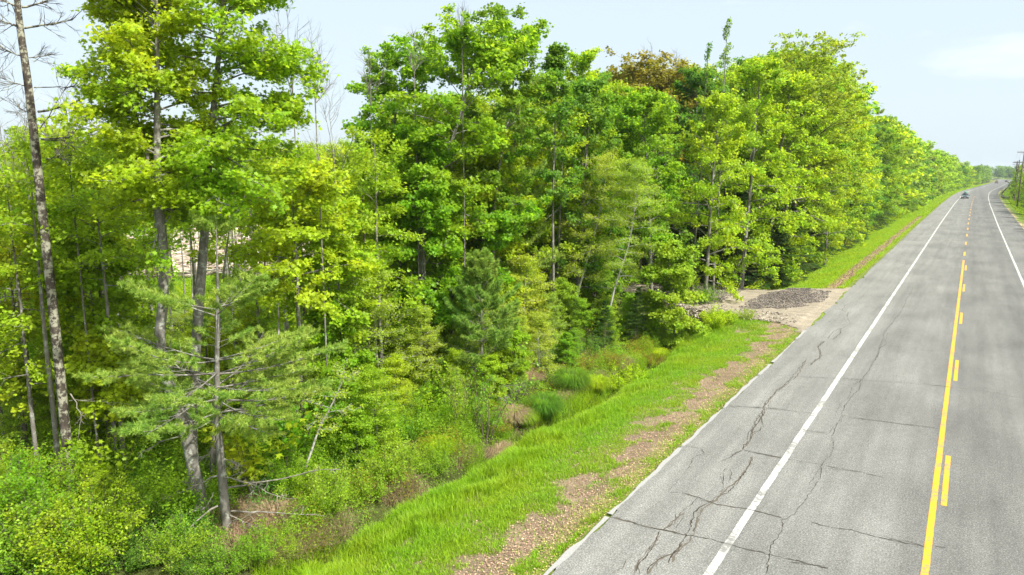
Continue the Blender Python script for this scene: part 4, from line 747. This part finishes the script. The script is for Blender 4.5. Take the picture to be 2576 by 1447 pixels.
# distant wood behind the clearing: reads as one mass
def mass(name, spots, seed, label, mats=('far',), leaf=.75, per=1500):
    rg = np.random.default_rng(seed); Vs, Ss, Is, off = [], [], [], 0
    for x, y, H, Rr in spots:
        nb = 42; c = rg.random(nb); hz = H * (.12 + .86 * c); rr = Rr * np.sqrt(np.clip(1 - ((c - .38) / .64) ** 2, .03, 1)) * rg.uniform(.35, 1, nb); a = rg.uniform(0, 6.28, nb); B = np.stack([x + rr * np.cos(a), y + rr * np.sin(a), gz(x, y) + hz], -1)
        i = rg.integers(0, nb, per); P = B[i] + rg.normal(0, .17 * Rr, (per, 3)) * np.array([1, 1, .7]); V, S, I = leaves(P, np.array([0, 0, .8]) + rg.normal(0, .5, P.shape), rg.normal(0, 1, P.shape), leaf * rg.uniform(.5, 1.2, per), 'kite'); Vs.append(V); Ss.append(S); Is.append(I + off); off += len(V)
    return tag(link(name, mesh_np(name, np.concatenate(Vs), np.concatenate(Ss), np.concatenate(Is), LM[mats[0]])), label, 'forest', kind='stuff')
sp = []
for j in range(120):
    X_ = rng.uniform(-250, 1150); d = rng.uniform(122, 175); x, y = at_px(X_, d); sp.append((x, y, topz(x, y, skyl(X_) + rng.uniform(8, 55)) - float(gz(x, y)), rng.uniform(3, 5)))
mass('distant_wood', sp, 5, 'distant wood closing the far side of the felled clearing')
sp = [(x, y, rng.uniform(12, 17), 6.) for x, y in [(float(rng.uniform(-60, 130)), float(rng.uniform(1075, 1130))) for _ in range(90)]]
sp += [(float(cx(y) + l), y, rng.uniform(11, 15), 5.) for y in np.arange(625, 960, 16.) for l in (-16, -24, -33)]
sp += [(float(cx(y) + l), y, rng.uniform(10, 15), 5.) for y in np.arange(480, 1040, 14.) for l in (17., 24, 34)]
mass('far_bend_wood', sp, 6, 'far wood closing the road at the bend', leaf=1.5, per=700)
y = 100.
j = 0
while y < 470:
    for l in (13.5,):
        x = cx(y) + l + rng.uniform(-.6, .6); put('far' if y > 150 else 'broad', int(rng.integers(3)), x, y + rng.uniform(-2, 2), min(rng.uniform(9, 12.5), topz(x, y, 385)), 'leafy tree right of the road behind the utility poles', 'trees right of the road')
    y += 7.5

# ------------------------------------------------------------------ undergrowth
rg = np.random.default_rng(51)
def thicket(name, spots, nl, size, mat, label, shape='kite'):
    """spots: (x, y, h, r) rows; a mass of small leafed clumps"""
    S_ = np.array(spots); i = np.repeat(np.arange(len(S_)), nl); n = len(i); a = rg.uniform(0, 6.28, n); rr = np.sqrt(rg.random(n)) * S_[i, 3]; hh = S_[i, 2] * (1 - .75 * (rr / S_[i, 3]) ** 2) * rg.random(n) ** .45
    X = S_[i, 0] + rr * np.cos(a); Y = S_[i, 1] + rr * np.sin(a); P = np.stack([X, Y, gz(X, Y) + hh], -1)
    V, S, I = leaves(P, np.array([0, 0, .8]) + rg.normal(0, .5, P.shape), rg.normal(0, 1, P.shape), size * rg.uniform(.6, 1.3, n), shape)
    return tag(link(name, mesh_np(name, V, S, I, LM[mat])), label, 'undergrowth', kind='stuff')
def spots(N, d0, d1, x0, x1, hmax, r, lim=-14.6, keepgap=True):
    out = []
    while len(out) < N:
        d = d0 + (d1 - d0) * rg.random() ** .8; X_ = rg.uniform(x0, x1); x, y = at_px(X_, d)
        if x > lim or vnoise(x, y, 3.5, 2) < .38 or (x > -27 and 37 < y < 53): continue
        if abs(x + 15.9) < 1.4 and abs(y - 7.3) < .8: continue
        h = hmax * rg.uniform(.35, 1)
        if d > 28 and keepgap and X_ < 960: h = min(h, max(topz(x, y, 700) - float(gz(x, y)), .2))
        out.append((x, y, h, r * rg.uniform(.6, 1.3)))
    return out
thicket('undergrowth', spots(230, 13.5, 26, -100, 1250, 1.3, .6), 420, .062, 'shrub', 'low green leafy undergrowth on the wood floor near the ditch', 'oval')
thicket('undergrowth', spots(110, 13.5, 26, -100, 1250, 2.1, .55), 420, .07, 'fresh', 'taller light green leafy seedlings under the near trees', 'oval')
thicket('undergrowth', spots(170, 13.5, 24, -100, 1250, 1.2, .6), 300, .055, 'dark', 'dark small leaved undergrowth under the near trees', 'oval')
thicket('undergrowth', spots(700, 24, 62, -150, 1750, 2.6, 1.3), 230, .13, 'fresh', 'light green sapling thicket deeper in the wood')
thicket('undergrowth', spots(260, 24, 50, -150, 1750, 2.2, 1.2), 230, .12, 'maple', 'mid green thicket deeper in the wood')
sp = [(cx(y) - 13.1 + rg.uniform(-.7, .5), y, rg.uniform(.4, 1.2), rg.uniform(.5, 1.)) for y in rg.uniform(53, 170, 220)]
thicket('verge_undergrowth', sp, 200, .14, 'fresh', 'ferns and seedlings at the foot of the tree row past the driveway')

sp = [(-13.35 + rg.uniform(-.7, .35), y, rg.uniform(.35, 1.2), rg.uniform(.35, .7)) for y in rg.uniform(9.5, 38, 210)]
thicket('bank_undergrowth', sp[:170], 420, .05, 'shrub', 'green undergrowth overhanging the wood side of the ditch', 'oval'); thicket('bank_undergrowth', sp[170:], 380, .045, 'bronze', 'brownish heath overhanging the wood side of the ditch', 'oval')
BV = [bush(300, 1.5, 1., mat='shrub', name='shrub', ns=30, nt=13, nl=15, size=.055), bush(301, 1.1, .9, mat='shrub', name='shrub', ns=28, nt=12, nl=15, size=.05, spread=1.2), bush(302, 1.7, 1.1, mat='maple', name='shrub', ns=44, nt=15, nl=17, size=.06),
      bush(303, .9, .8, mat='dark', name='shrub', ns=26, nt=11, nl=13, size=.045, spread=1.2), bush(304, 2.4, .8, mat='shrub', name='tall_shrub', ns=13, nt=13, nl=9, size=.065, spread=.7, r=.014),
      bush(305, 1.0, .9, mat='fern', name='fern', ns=26, nt=10, nl=12, size=.10, shape='spray', spread=1.1), bush(306, .85, .8, mat='bronze', name='shrub', ns=26, nt=11, nl=12, size=.04, spread=1.1)]
SHR = [(3, 372, 1405, 1., 'dark shrub at the near edge of the swamp water'), (3, 250, 1320, 1.1, 'dark green shrub behind the small leafy bush'), (3, 420, 1330, .9, 'dark shrub left of the twin maple foot'), (0, 455, 1420, .8, 'green shrub in the middle of the bottom left edge'), (2, 60, 1400, 1.35, 'bright small leaved bush in the bottom left corner'), (2, 150, 1350, 1.15, 'bright bush right of the corner bush, under the dead tree'), (2, 215, 1440, 1.15, 'wide bright bush on the bottom edge, right of the corner bush'), (0, 20, 1460, 1.3, 'nearest bright bush cut by the bottom left corner of the frame'), (2, 290, 1350, .75, 'small leafy bush at the left bank of the swamp water'), (2, -40, 1340, 1.3, 'bush at the left frame edge behind the corner bush'), (0, 120, 1440, 1.2, 'bright bush on the bottom edge between its two wide neighbours'), (3, 330, 1420, .9, 'dark low shrub at the bottom by the swamp water'),
       (1, 560, 1440, .8, 'low bright shrub on the bottom edge before the pine'), (0, 640, 1420, .6, 'small shrub right below the pine trunk'), (3, 500, 1430, .8, 'dark shrub right of the swamp water on the bottom edge'), (1, 700, 1390, .6, 'low shrub between the pine and the tall grass'),
       (0, 830, 1290, .95, 'bright leafy shrub by the ditch right of the dead pine limbs'), (1, 920, 1240, 1., 'wide bright shrub, middle of the row above the tall grass'), (0, 1000, 1210, .85, 'bright shrub right of the wide one above the tall grass'), (2, 760, 1240, .8, 'fresh green shrub behind the dead pine limb'), (3, 880, 1190, 1., 'dark shrub behind the bright shrub row'), (1, 1090, 1170, .8, 'bright shrub nearest the black ditch gap'), (6, 960, 1150, 1., 'brownish small leaved shrub behind the bright shrub row'),
       (3, 1010, 1060, 1.3, 'dark glossy shrub left of the tall thin shrub'), (0, 950, 1090, 1.1, 'deep green shrub behind the brownish shrub'), (4, 1215, 1100, 1.1, 'tall thin stemmed shrub with sparse leaves at the ditch centre'), (4, 1160, 1090, 1.0, 'tall sparse shrub left of the ditch centre one'), (6, 1240, 1080, 1., 'grey brown twiggy shrub at the foot of the tall sparse shrubs'), (3, 1090, 1010, 1.2, 'dark shrub below the central maple trunk'),
       (6, 1450, 940, 1.1, 'brown green heath shrub left of the yellow fern'), (6, 1520, 925, 1.1, 'brown green heath shrub touching the yellow fern'), (3, 1400, 930, 1.2, 'dark green heath shrub behind the sedge'), (3, 1480, 890, 1.3, 'dark shrub behind the brown green heath shrubs'), (6, 1640, 890, 1., 'brown heath shrub right of the yellow fern'), (0, 1700, 860, .8, 'bright shrub under the dense low maple'), (1, 1650, 850, .9, 'green shrub at the foot of the dense low maple'), (5, 1570, 945, 1.35, 'vivid yellow green fern clump beside the ditch'), (5, 1800, 815, 1.25, 'vivid yellow green plant at the near edge of the driveway'), (1, 1880, 812, .6, 'small green bush on the driveway rubble'), (5, 1655, 835, .7, 'small yellow green fern under the low maple'), (0, 1770, 770, .9, 'dark green bush at the driveway inner corner')]
for k, (v, X_, Y_, s, lab) in enumerate(SHR):
    p = px(X_, Y_, -.9 if Y_ > 830 else -.4); plant('fern_clump' if v == 5 else 'shrub', BV[v], gpos(p[0], p[1]), rng.uniform(0, 6), s, lab, 'fern' if v == 5 else 'shrub', parts=SH)
# oak seedling with big lobed leaves, right of the pine
bo = bush(310, 2.4, .7, mat='yellow', name='oak_sapling', ns=5, nt=10, nl=6, size=.2, shape='maple', spread=.5, dens=.3, r=.015)
p = px(640, 1250, -1); plant('oak_sapling', bo, gpos(p[0], p[1]), 1., 1., 'oak sapling with large yellowing lobed leaves right of the pine trunk', 'sapling', parts=SH)
bo = bush(311, 2.7, .9, mat='maple', name='maple_sapling', ns=6, nt=12, nl=8, size=.17, shape='maple', spread=.5, dens=.3, r=.015)
for X_, Y_, s, lab in ((710, 1200, 1.1, 'green maple sapling with large leaves behind the oak sapling'), (250, 1290, .8, 'small maple sapling right of the dead tree foot')):
    p = px(X_, Y_, -1); plant('maple_sapling', bo, gpos(p[0], p[1]), 2., s, lab, 'sapling', parts=SH)
# white leaning stem
T, r, d = trace([(742, 1245), (765, 1190), (785, 1130), (805, 1070), (835, 1000), (870, 900)], drift=.1)
plant('birch_sapling', broadleaf(320, trunk=T, r0=.045, base=.5, Rm=.8, n1=9, n2=5, n3=3, nl=7, size=.07, mat='birch', bark='pale', name='leaning_birch'), r, label='leaning white birch stem right of the oak sapling')
# sedge tussocks
def tussock(seed, h=.6, r=.22, n=1500, mat='grass', lean=.9):
    g = np.random.default_rng(seed); a = g.uniform(0, 6.28, n); rr = r * np.sqrt(g.random(n)) * .5; B = np.stack([rr * np.cos(a), rr * np.sin(a), np.zeros(n) - .03], -1); D = np.stack([np.cos(a), np.sin(a), np.zeros(n)], -1); le = g.uniform(.2, 1, n)[:, None] * lean * h; hh = h * g.uniform(.6, 1.1, n)[:, None]
    S = np.stack([-np.sin(a), np.cos(a), np.zeros(n)], -1) * .007; Z = np.array([0, 0, 1.]); P = [B, B + D * le * .25 + Z * hh * .6, B + D * le * .65 + Z * hh * .9, B + D * le * 1.1 + Z * hh * (.85 - .3 * g.random((n, 1)))]
    V = np.stack([P[0] - S, P[0] + S, P[1] + S, P[2] + S * .7, P[3], P[2] - S * .7, P[1] - S], 1).reshape(-1, 3); return mesh_np('tussock', V, np.tile([4, 4, 3], n), (np.array([0, 1, 2, 6, 6, 2, 3, 5, 5, 3, 4])[None] + 7 * np.arange(n)[:, None]).ravel(), LM[mat])
tm = [tussock(1, mat='maple'), tussock(2, .75, .3, 2000, 'dark'), tussock(3, .6, .4, 2000, 'straw', 1.2)]
for k, (X_, Y_, v, s, lab) in enumerate([(1105, 1150, 0, 1.2, 'dark green sedge tussock at the left end of the open ditch'), (1370, 1040, 1, 1.3, 'sedge tussock in the ditch left of the tallest one'), (1440, 985, 1, 1.35, 'tallest dark green sedge tussock in the ditch'), (1500, 975, 0, 1.3, 'sedge tussock right of the tallest one'), (1320, 1060, 0, 1.1, 'small sedge tussock by the dead grass bank'), (1330, 960, 2, 1.1, 'bleached straw tussock on the far bank of the ditch'), (1290, 1060, 2, 1.05, 'drooping beige straw tussock above the black water'), (1255, 1110, 2, .95, 'lowest straw tussock at the ditch edge'), (1660, 880, 0, 1.3, 'sedge tussock at the far end of the open ditch'), (780, 1420, 0, 1.1, 'round bright tussock on the bottom edge'), (690, 1330, 2, 1., 'straw tussock right of the pine foot'), (1700, 850, 0, 1.2, 'green tussock below the low maple')]):
    p = px(X_, Y_, -1.); o = link('grass_tussock', tm[v], None); o.location = gpos(p[0], p[1]); o.rotation_euler.z = k; o.scale = (s, s, s); tag(o, lab, 'grass tussock')
# dead brush
for k, (X_, Y_, dirs, lab) in enumerate([(1400, 905, [(-.5, .3, .35), (.7, -.5, .2), (.5, .4, .5), (-.7, -.3, .45), (.2, -.8, .3), (.9, 0, .1), (-.2, .5, .8)], 'tangle of grey dead brush on the bank left of the heath shrubs'), (1290, 1010, [(-.5, .3, .5), (.5, -.4, .5), (.1, -.6, .4), (-.4, -.4, .7)], 'grey bare bush above the beige straw')]):
    p = px(X_, Y_, -.9); V = [np.array(gpos(p[0], p[1]))]
    D = np.array(dirs); n = len(D); b_ = bare(500 + k, np.zeros((n, 3)), D, np.full(n, 1.5), np.full(n, .022), 12, 4, .5, bend=-.1, wob=.12); o = link('dead_brush', woodmesh('dead_brush', b_, 'dead')); o.location = V[0]; tag(o, lab, 'dead brush')
# bare tips above the crowns
for k, (X_, d, y0, y1, lab) in enumerate([(1160, 29, 90, 2, 'bare grey twigs topping the central maple'), (930, 30, 260, 120, 'bare twigs left of the central clump against the sky'), (1040, 29, 180, 80, 'bare twigs above the left lobe of the central clump'), (1640, 60, 200, 105, 'leafless grey crown above the bronze maples'), (1700, 60, 200, 120, 'second leafless grey crown next to the spire poplars'), (735, 26, 260, 20, 'thin bare pole against the sky right of the twin maples'), (790, 22, 260, 70, 'bare forked twig right of the twin maples'), (840, 24, 500, 250, 'bare sapling in the sky gap'), (60, 24, 420, 240, 'bare twigs left of the dead tree'), (20, 22, 500, 130, 'tall bare stem left of the dead tree'), (170, 19, 420, 190, 'fine bare twigs right of the dead tree')]):
    p = px(X_, y0, depth=d); q = px(X_ + 8, y1, depth=d); L = float(q[2] - p[2]); rg_ = np.random.default_rng(700 + k); n = 4
    g = float(gz(p[0], p[1])); stem = np.array([[0, 0, 0], [.05, 0, (p[2] - g) * .5], [0, .05, p[2] - g]]); D = nrm(np.concatenate([np.array([[0, 0, 1.]]), rg_.normal(0, .38, (n, 3)) + np.array([0, 0, 1.])]))
    q_ = np.linspace(0, 2, 7); stem = np.stack([np.interp(q_, [0, 1, 2], stem[:, j]) for j in range(3)], -1)
    b_ = bare(600 + k, np.repeat(stem[-1:], n + 1, 0), D, np.full(n + 1, L) * np.r_[1, rg_.uniform(.5, .9, n)], np.full(n + 1, .014 + .0002 * d), 9, 4, .35, bend=.25)
    o = link('bare_tree', woodmesh('bare_tree', [(stem, np.linspace(.035, .02, 7), 6)] + b_, 'gray')); o.location = (p[0], p[1], g); tag(o, lab, 'tree')
# felled wood lying on the clearing
N = 5200; X_ = rg.uniform(150, 1150, N); d = rg.uniform(58, 112, N); P = np.array([px(a, 600, depth=b)[:2] for a, b in zip(X_, d)]); a = rg.normal(.4, .6, N); L = rg.uniform(.4, 2.2, N); h = gz(P[:, 0], P[:, 1]) + rg.uniform(0, .25, N)
A = np.stack([P[:, 0] - np.cos(a) * L / 2, P[:, 1] - np.sin(a) * L / 2, h], -1); B = np.stack([P[:, 0] + np.cos(a) * L / 2, P[:, 1] + np.sin(a) * L / 2, h + rg.normal(0, .12, N)], -1)
V, S, I = tubes([(np.stack([A, (A + B) / 2 + .02, B], 1), np.full((N, 3), 1.) * rg.uniform(.02, .07, (N, 1)), 4)])
sw = stmat('slash_wood', (.17, .14, .11), (.50, .41, .33)); tag(link('felled_wood', mesh_np('felled_wood', V, S, I, sw)), 'pinkish brown felled branches strewn over the clearing', 'felled wood', kind='stuff')

# ------------------------------------------------------------------ roadside furniture and traffic
wood = barkmat('pole_wood', (.07, .05, .04), (.16, .12, .09), (.2, .17, .13), .6, 3.); BM['pole'] = wood
steel = M('galvanised_steel', (.34, .35, .36), .45, .5, .8); insm = M('grey_insulator', (.35, .35, .36), .3, .5); wirem = M('aluminium_wire', (.30, .30, .31), .5, .4, .6)
def boxes(bl):
    V, F = [], []
    for (x0, x1, y0, y1, z0, z1) in bl:
        b = len(V); V += [(x, y, z) for z in (z0, z1) for x, y in ((x0, y0), (x1, y0), (x1, y1), (x0, y1))]; F += [(b, b + 3, b + 2, b + 1), (b + 4, b + 5, b + 6, b + 7)] + [(b + k, b + (k + 1) % 4, b + 4 + (k + 1) % 4, b + 4 + k) for k in range(4)]
    return V, F
tops = []
PL = [(9.6, 213, 14.2), (10.9, 262, 12.6), (11.6, 289, 12.8), (14.2, 360, 13.), (19.5, 470, 13.), (27., 600, 13.)]
for k, (x, y, h) in enumerate(PL):
    g = float(gz(x, y)); o = empty('utility_pole', (x, y, g)); tag(o, ['nearest wooden utility pole at the right frame edge, with two hanging cables', 'second nearest wooden utility pole, standing behind the guardrail end', 'third wooden utility pole right of the road, near the guardrail', 'fourth utility pole, darker, close to the start of the bend', 'fifth utility pole, thin in the distance', 'farthest utility pole with a pale crossarm at the bend'][k], 'utility pole', 'wooden utility poles right of the road')
    z = np.linspace(0, h, 6); link('pole', woodmesh('pole', [(np.stack([z * .012, z * 0, z], -1), np.linspace(.17, .11, 6), 10)], 'pole'), o)
    link('crossarm', mesh_py('crossarm', *boxes([(-1.25, 1.3, -.06, .06, h - .75, h - .6)]), wood), o)
    link('crossarm', mesh_py('crossarm', *boxes([(-.6, .8, -.05, .05, h - 2.3, h - 2.18)]), wood), o) if k in (1, 2) else None
    for dx in (-1.15, -.5, 1.2):
        P = np.array([[dx, 0, h - .6], [dx, 0, h - .54], [dx, 0, h - .48], [dx, 0, h - .40]]); V, S, I = tubes([(P, np.array([.02, .05, .03, .05]), 8)]); link('insulator', mesh_np('insulator', V, S, I, insm), o)
    tops.append([(x + dx, y, g + h - .38) for dx in (-1.15, -.5, 1.2)] + [(x + .12, y, g + h - 4.2), (x + .12, y, g + h - 4.9)])
for k in range(len(tops) - 1):
    for j in range(5):
        a, b = np.array(tops[k][j]), np.array(tops[k + 1][j]); t = np.linspace(0, 1, 15)[:, None]; P = a + (b - a) * t; P[:, 2] -= (1.1 if j < 3 else 1.5) * 4 * (t * (1 - t))[:, 0]; r = .012 if j < 3 else .03
        V, S, I = tubes([(P, np.full(15, r), 5)]); tag(link('power_cable', mesh_np('power_cable', V, S, I, wirem)), f'{["left upper", "middle upper", "right upper", "upper slack", "lower slack"][j]} cable between the {ordn[k]} and {ordn[k+1]} utility poles', 'cable', 'cables strung between the utility poles')
for j in range(5):
    b = np.array(tops[0][j]); a = b + np.array([-.3, -46, .3]); t = np.linspace(0, 1, 15)[:, None]; P = a + (b - a) * t; P[:, 2] -= 1.3 * 4 * (t * (1 - t))[:, 0]; V, S, I = tubes([(P, np.full(15, .014 if j < 3 else .03), 5)])
    tag(link('power_cable', mesh_np('power_cable', V, S, I, wirem)), f'{["left upper", "middle upper", "right upper", "upper slack", "lower slack"][j]} cable from the nearest utility pole towards the camera', 'cable', 'cables strung between the utility poles')
# guardrail following the bend
gp = np.array([(9.4, 259), (8.3, 266), (8.0, 276), (8.3, 292), (9.1, 315), (10.6, 350), (13.2, 405), (18.0, 505)], float); q = np.linspace(0, len(gp) - 1, 80); gp = np.stack([np.interp(q, np.arange(len(gp)), gp[:, k]) for k in (0, 1)], -1)
T = nrm(np.gradient(gp, axis=0)); N = np.stack([-T[:, 1], T[:, 0]], -1); prof_ = [(0, .42), (.08, .47), (.08, .53), (.01, .58), (.01, .62), (.08, .67), (.08, .73), (0, .78)]
zg = np.maximum(gz(gp[:, 0], gp[:, 1]), -.2); V = np.concatenate([np.c_[gp + N * a, zg + b] for a, b in prof_]); n = 80
o = empty('guardrail', (9.4, 259, 0)); tag(o, 'curved galvanised steel guardrail on wooden posts at the outside of the bend', 'guardrail')
link('rail', mesh_py('rail', V - np.array([9.4, 259, 0]), [(r * n + k, (r + 1) * n + k, (r + 1) * n + k + 1, r * n + k + 1) for r in range(7) for k in range(n - 1)], steel, True), o)
for k in range(0, 80, 2):
    p = gp[k] - N[k] * .1; link('post', mesh_py('post', *boxes([(p[0] - 9.4 - .08, p[0] - 9.4 + .08, p[1] - 259 - .1, p[1] - 259 + .1, zg[k] - .5, zg[k] + .8)]), wood), o)
mk = M('marker_green', (.35, .62, .5), .5); x, y = 9.3, 283.; g = float(gz(x, y)); V, F = boxes([(-.06, .06, -.03, .03, -.1, 2.1)]); o = link('marker_post', mesh_py('marker_post', V, F, mk)); o.location = (x, y, g); tag(o, 'slim pale green marker post behind the guardrail end', 'marker post')
# cars
def carbody(secs, mat):
    """secs: (y, half width, z low, z belt, z top, roof half width)"""
    V, F = [], []; m = 8
    for y, hw, zl, zb, zt, rw in secs: V += [(-hw * .92, y, zl), (-hw, y, zl + .18), (-hw, y, zb), (-rw, y, zt), (rw, y, zt), (hw, y, zb), (hw, y, zl + .18), (hw * .92, y, zl)]
    for k in range(len(secs) - 1):
        for j in range(m): a = k * m + j; b_ = k * m + (j + 1) % m; F.append((a, b_, b_ + m, a + m))
    F.append(tuple(range(m))[::-1]); F.append(tuple(range((len(secs) - 1) * m, len(secs) * m))); return mesh_py('body', V, F, mat)
glm = M('car_glass', (.03, .04, .045), .08, .6); tym = M('tyre', (.02, .02, .02), .8); rim = M('alloy', (.4, .4, .42), .35, .5, .8); lm_ = M('lamp_glass', (.75, .76, .78), .15, .6); blk = M('black_trim', (.02, .02, .022), .5); tl = M('tail_lamp', (.35, .02, .02), .3); pl_ = M('plate', (.6, .6, .58), .5)
def cyl(name, c, r, w_, mat, n=20):
    a = np.arange(n) * 2 * math.pi / n; V = [(c[0] + s_ * w_ / 2, c[1] + r * math.cos(t), c[2] + r * math.sin(t)) for s_ in (-1, 1) for t in a]; F = [(k, (k + 1) % n, n + (k + 1) % n, n + k) for k in range(n)] + [tuple(range(n))[::-1], tuple(range(n, 2 * n))]; return mesh_py(name, V, F, mat)
def car(loc, rz, paint_, label, suv=True, boat=False):
    o = empty('car', loc, rz); tag(o, label, 'car', None); h = 1.68 if suv else 1.44; pm_ = M('car_paint', paint_, .3, .6, .3)
    S = [(-2.3, .78, .32, .62, .68, .60), (-2.22, .88, .28, .72, .82, .74), (-1.35, .92, .28, .92, 1.0, .78), (-1.0, .93, .28, .95, 1.03, .80), (-.35, .93, .28, .97, h - .06, .62), (.1, .93, .28, .98, h, .63), (1.3, .93, .28, 1.0, h - .03, .62), (1.9, .92, .3, 1.0, h - .12 if suv else 1.1, .60), (2.15, .90, .34, .98, 1.12, .74), (2.3, .84, .40, .9, .98, .74)]
    bd = link('body', carbody(S, pm_), o)
    link('windscreen', mesh_py('windscreen', [(-.77, -1.0, 1.06), (.77, -1.0, 1.06), (.58, -.38, h - .08), (-.58, -.38, h - .08), (-.77, -.985, 1.045), (.77, -.985, 1.045), (.58, -.36, h - .1), (-.58, -.36, h - .1)], [(0, 1, 2, 3), (7, 6, 5, 4), (0, 4, 5, 1), (2, 6, 7, 3)], glm), o)
    link('rear_window', mesh_py('rear_window', [(-.6, 2.22, 1.1), (.6, 2.22, 1.1), (.52, 1.96, h - .2), (-.52, 1.96, h - .2)], [(3, 2, 1, 0)], glm), o)
    for s_ in (-1, 1):
        for (a0, a1) in ((-.75, .05), (.12, .95), (1.02, 1.75)):
            z1 = h - .17; x0, x1 = s_ * .938, s_ * .70; link('side_window', mesh_py('side_window', [(x0, a0, 1.0), (x0, a1, 1.0), (x1, a1 - .06, z1), (x1, a0 + (.25 if a0 < 0 else .02), z1)], [(0, 1, 2, 3)], glm), o)
        for yy in (-1.42, 1.42):
            wh = link('wheel', cyl('wheel', (s_ * .82, yy, .34), .34, .24, tym), o); link('rim', cyl('rim', (s_ * .86, yy, .34), .21, .19, rim), wh)
        link('headlight', mesh_py('headlight', *boxes([(s_ * .68 - .15, s_ * .68 + .15, -2.305, -2.2, .62, .76)]), lm_), o); link('mirror', mesh_py('mirror', *boxes([(s_ * 1.04 - .1, s_ * 1.04 + .1, -.82, -.68, .98, 1.14)]), blk), o)
        link('tail_light', mesh_py('tail_light', *boxes([(s_ * .74 - .1, s_ * .74 + .1, 2.2, 2.315, .72, .92)]), tl), o)
    link('grille', mesh_py('grille', *boxes([(-.5, .5, -2.325, -2.25, .50, .68)]), blk), o); link('bumper', mesh_py('bumper', *boxes([(-.8, .8, -2.37, -2.2, .3, .46)]), blk), o); link('number_plate', mesh_py('number_plate', *boxes([(-.15, .15, -2.385, -2.36, .33, .44)]), pl_), o)
    return o
car((-1.75, 253, .006), 0., (.12, .15, .165), 'blue grey car coming towards the camera in the left lane')
kx = M('green_kayak', (.03, .28, .19), .45, .4); y = np.linspace(-1.5, 1.5, 13); r = .30 * np.sqrt(np.clip(1 - (y / 1.52) ** 2, .02, 1)); V, S, I = tubes([(np.stack([y * 0, y, y * 0 + .08 * (y / 1.5) ** 2], -1), r, 12)])
o = link('kayak', mesh_np('kayak', V, S, I, kx, True)); o.scale = (1.3, 1, .7); o.location = (-1.75, 253.3, 1.95); tag(o, 'green boat shaped load strapped on the roof of the nearest car', 'kayak')
car((13.6, 601, .006), R(-4), (.16, .035, .03), 'dark red car driving in the left lane just before the bend')
car((22.2, 689, .006), R(176), (.10, .10, .11), 'dark grey car going away in the right lane at the bend', False)
car((15.5, 952, .006), R(40), (.75, .76, .78), 'white car, farthest one, on the road after the bend')

# ------------------------------------------------------------------ labels that repeat get their place from left to right
TENS = ['twenty', 'thirty', 'forty', 'fifty']; ORD = ordn[:19] + [(['twentieth', 'thirtieth', 'fortieth', 'fiftieth'][q] if k == 0 else TENS[q] + ' ' + ordn[k - 1]) for q in range(4) for k in range(10)]
by = {}
for o in col.objects:
    if o.parent is None and 'label' in o and 'category' in o: by.setdefault(o['label'], []).append(o)
for lab, os_ in by.items():
    if 1 < len(os_) <= 55 and len(lab.split()) <= 12 and os_[0].get('kind') != 'stuff':
        os_.sort(key=lambda o: float(toview(np.array(o.location))[0]))
        for k, o in enumerate(os_): o['label'] = lab + ', ' + ORD[k] + ' from the left'

# ------------------------------------------------------------------ hazy air
hz = bpy.data.materials.new('haze'); hz.use_nodes = True; hn = hz.node_tree; hn.nodes.clear(); ho = hn.nodes.new('ShaderNodeOutputMaterial'); hv_ = hn.nodes.new('ShaderNodeVolumePrincipled')
hv_.inputs['Color'].default_value = (.82, .92, 1., 1); hv_.inputs['Density'].default_value = .00014; hv_.inputs['Anisotropy'].default_value = .2; hn.links.new(hv_.outputs[0], ho.inputs['Volume'])
V, F = boxes([(-2600, 2600, -120, 4100, -4, 26)]); tag(link('haze', mesh_py('haze', V, F, hz)), 'thin pale blue haze over the distant wood and road', 'haze', kind='stuff')
